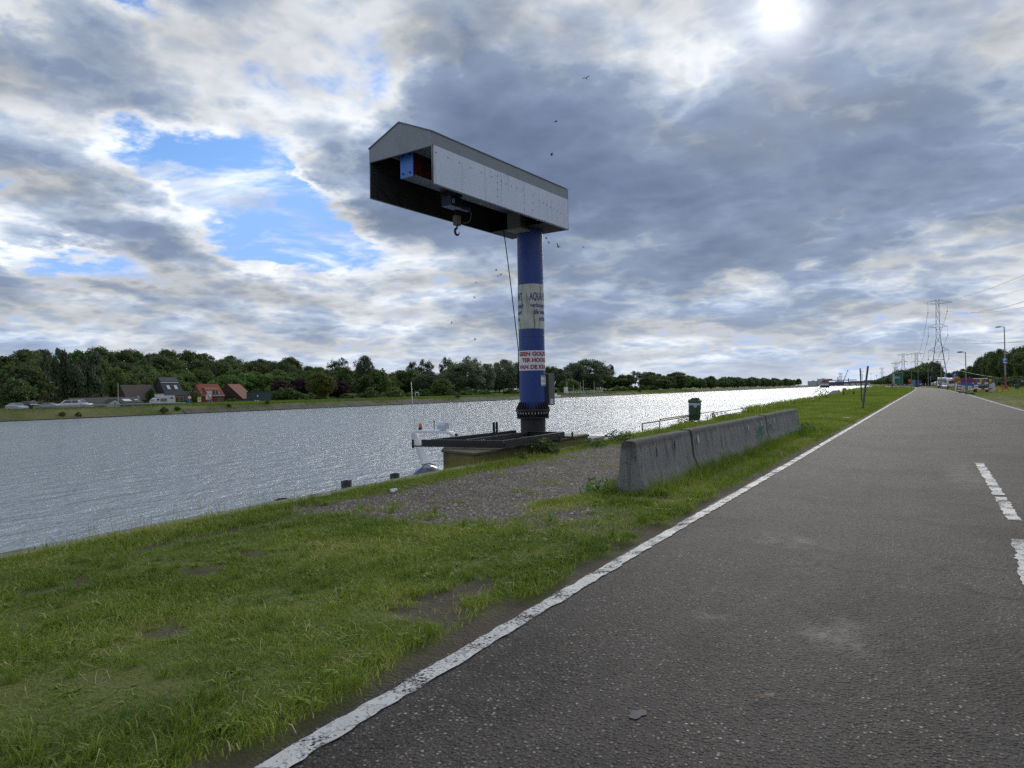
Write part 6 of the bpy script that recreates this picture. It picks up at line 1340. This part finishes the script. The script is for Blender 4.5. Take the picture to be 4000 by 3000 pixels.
near = [rosettes(420, -8, -2.3, 1.5, 10, 14, .017, .06, 1.5, .38), rosettes(260, -8, -2.3, 1.5, 10, 26, .006, .14, .7, .25), rosettes(500, -8, -2.3, 1.5, 10, 4, .0035, .10, 2.2, .97), lawn(120000, -8.0, -2.3, 1.2, 5.5, .072, .0062, 2), lawn(120000, -8.0, -2.2, 5.5, 10.5, .078, .0082, 2), lawn(90000, -8.0, -1.9, 10.5, 24, .10, .013, 1, .6), lawn(110000, -8.0, -1.2, 24, 60, .12, .028, 1, .6)]
grass_object('lawn_grass', near, 'short green lawn grass between the road and the quay', 'grass')
def verge(n, y0, y1, hm, wm):
    y_ = rng.uniform(y0, y1, n); a, b_ = edge_x(y_) + .2, road_l(y_) - .3; x_ = a + (b_ - a) * rng.random(n); tint = np.clip(fbm(x_ * .5, y_ * .2) * .8 + rng.normal(0, .12, n), 0, 1)
    return blades(x_, y_, np.full(n, -.02), hm * rng.uniform(.5, 1.3, n), np.full(n, wm), rng.uniform(.2, .7, n), tint, 1)
grass_object('verge_grass', [verge(70000, 60, 130, .13, .06), verge(40000, 130, 330, .2, .14)], 'short grass verge running on between road and canal', 'grass')
# tall weeds and seed heads along the quay edge and the bank
def weeds(n, y0, y1, hm, wm, spread=.35, x0=None, dens=.5):
    y_ = rng.uniform(y0, y1, n); k = fbm(y_ * .45 + 60, y_ * 0) + rng.normal(0, .06, n) > dens; y_ = y_[k]; n = len(y_); x_ = (edge_x(y_) if x0 is None else x0) + .02 + np.abs(rng.normal(0, spread, n))
    k = ~((y_ > 12.2) & (y_ < 19.7) & (x_ < -7.9)); x_, y_ = x_[k], y_[k]; n = len(x_)
    return blades(x_, y_, np.full(n, -.03), hm * rng.uniform(.35, 1.25, n), np.full(n, wm), rng.uniform(.1, .75, n), np.clip(rng.normal(.5, .2, n), 0, 1), 2)
grass_object('edge_weeds', [weeds(9000, 2, 24, .11, .009), weeds(220, 2, 9, .34, .005, .2), weeds(9000, 20, 50, .20, .02), weeds(9000, 42, 120, .5, .045, .3, None, .42), weeds(9000, 120, 420, .9, .12, .5, None, .4)], 'tall weeds and seed heads growing along the quay edge', 'weeds')
# rough grass of the right verge
yv_ = rng.uniform(40, 330, 60000); xv_ = road_r(yv_) + .5 + np.abs(rng.normal(0, 6, len(yv_))); hv = np.interp(xv_ - road_r(yv_), [0, 4, 8, 14], [.08, .15, .5, .9]) * rng.uniform(.5, 1.2, len(yv_)) * np.where(yv_ < 110, .5, 1)
grass_object('right_verge_grass', [blades(xv_, yv_, np.full(len(yv_), -.03), hv, np.full(len(yv_), .07), rng.uniform(.1, .6, len(yv_)), np.clip(fbm(xv_ * .3, yv_ * .1) + rng.normal(.05, .15, len(yv_)), 0, 1), 1)], 'rough grass of the verge on the right side of the road', 'grass')
# dry grass on the far bank
yf_ = np.concatenate([rng.uniform(52, 200, 42000), rng.uniform(200, 560, 42000)]); xf_ = -142.2 - np.abs(rng.normal(0, 4.5, len(yf_))); low_ = rng.random(len(yf_)) < .3; xf_ = np.where(low_, -139.3 - rng.random(len(yf_)) * 3, xf_)
zf_ = far_z(xf_, yf_) - .05; hf_ = np.where(low_, .35, .55) * rng.uniform(.4, 1.3, len(yf_)) * np.where(yf_ < 108, .45, 1) * np.where(low_ & (fbm(yf_ * .11, yf_ * 0) < .5), .2, 1)
grass_object('far_bank_grass', [blades(xf_, yf_, zf_, hf_, np.where(yf_ < 200, .09, .2), rng.uniform(.1, .6, len(yf_)), np.clip(fbm(xf_ * .2, yf_ * .06) * .6 + rng.normal(-.05, .16, len(yf_)), 0, 1), 1)], 'rough dry grass along the top of the far bank', 'grass')
# loose stones of the gravel apron
gx = rng.uniform(-7.6, -2.6, 60000); gy = rng.uniform(7, 21.5, 60000); k = rng.random(60000) < gravel_mask(gx, gy) * np.interp(gy, [7, 21], [.75, .2]); gx, gy = gx[k], gy[k]; n = len(gx)
oc = np.array([(1, 0, 0), (0, 1, 0), (-1, 0, 0), (0, -1, 0), (0, 0, 1.)]); sz_ = rng.uniform(.006, .019, n) * np.where(rng.random(n) < .04, 1.8, 1); rot = rng.uniform(0, 6.28, n)
sx_ = np.stack([oc[None, :, 0] * np.cos(rot)[:, None] * 1.3 - oc[None, :, 1] * np.sin(rot)[:, None], oc[None, :, 0] * np.sin(rot)[:, None] * 1.3 + oc[None, :, 1] * np.cos(rot)[:, None], np.repeat(oc[None, :, 2] * .75, n, 0)], -1) * sz_[:, None, None]
gz_ = (fbm(gx * .8, gy * .8) - .5) * .056 + (fbm(gx * 4, gy * 4) - .5) * .02 - .025
sx_ += np.stack([gx, gy, gz_], -1)[:, None, :] ; sx_ += rng.normal(0, .0015, sx_.shape)
me = bpy.data.meshes.new('gravel_stones'); fi = np.array([(0, 1, 4), (1, 2, 4), (2, 3, 4), (3, 0, 4)]); idx = (np.arange(n)[:, None] * 5 + fi.ravel()[None, :]).ravel().astype(np.int32)
me.vertices.add(5 * n); me.vertices.foreach_set('co', sx_.astype(np.float32).ravel()); me.loops.add(len(idx)); me.loops.foreach_set('vertex_index', idx); me.polygons.add(4 * n); me.polygons.foreach_set('loop_start', np.arange(4 * n, dtype=np.int32) * 3)
m, G, bs, out = newmat('loose_stone'); at = G.new('ShaderNodeAttribute', attribute_name='tint').outputs['Fac']; G.put(bs.inputs['Base Color'], G.ramp(at, [(0, (.06, .051, .042)), (.5, (.14, .122, .10)), (.88, (.23, .205, .17)), (1, (.42, .39, .34))])); bs.inputs['Roughness'].default_value = .8
me.materials.append(m); me.update(calc_edges=True); a_ = me.attributes.new('tint', 'FLOAT', 'POINT'); a_.data.foreach_set('value', np.repeat(rng.random(n), 5).astype(np.float32))
o = bpy.data.objects.new('gravel_stones', me); COL.objects.link(o); tag(o, 'loose grey stones of the gravel apron beside the quay', 'gravel', None, 'stuff')

# leafy weed clumps beside the crane platform and the barrier ends
def weed_clump(label, x_, y_, r_, h_, n, kind='h', z0=0., group='leafy weeds at the quay'):
    g_ = np.random.default_rng(int(abs(x_ * 100 + y_ * 7))); d = unit(g_.normal(size=(n, 3))); d[:, 2] = abs(d[:, 2]); pos = d * (g_.random((n, 1)) ** .5) * np.array([r_, r_, h_]); nr = unit(g_.normal(size=(n, 3)) + np.array([0, 0, .8])); a = unit(np.cross(nr, g_.normal(size=(n, 3)))); b_ = np.cross(nr, a); s_ = g_.uniform(.012, .032, n)[:, None] * (1 + 1.6 * h_)
    t_ = thing('weed_clump', label, 'weed', (x_, y_, z0), 0, group); me = quads_mesh('leaves', pos, a * s_, b_ * s_ * .5, g_.random(n), LEAF[kind]); share('leaves', me, t_)
    mb = MB()
    for i in range(9): p_ = pos[i * (n // 9)]; mb.tube([(0, 0, -.05), (p_[0] * .4, p_[1] * .4, p_[2] * .6), tuple(p_)], .006, 4)
    mb.build('stems', LEAF[kind], t_)
weed_clump('large leafy weed growing against the mossy platform under the cradle', -7.75, 15.9, .38, .42, 700); weed_clump('smaller leafy weed beside the platform corner', -7.7, 14.6, .2, .2, 140); weed_clump('leafy weed patch at the edge of the pale slab', -7.6, 18.6, .5, .25, 360); weed_clump('bushy weed patch right of the pale slab before the barrier', -7.5, 20.6, .55, .35, 460); weed_clump('weeds at the foot of the end barrier', -4.1, 10.25, .3, .25, 200, 'b'); weed_clump('weeds growing round the litter bin post', -8.2, 31.2, .6, .4, 360); weed_clump('weeds beside the last barrier in the row', -2.95, 26.4, .35, .35, 220); weed_clump('tall dark leaved weed standing on the bank before the covered boat', -7.9, 88, 1.1, 1.8, 260, 'd'); weed_clump('bank weeds by the low rails', -7.9, 36, .9, .4, 320)
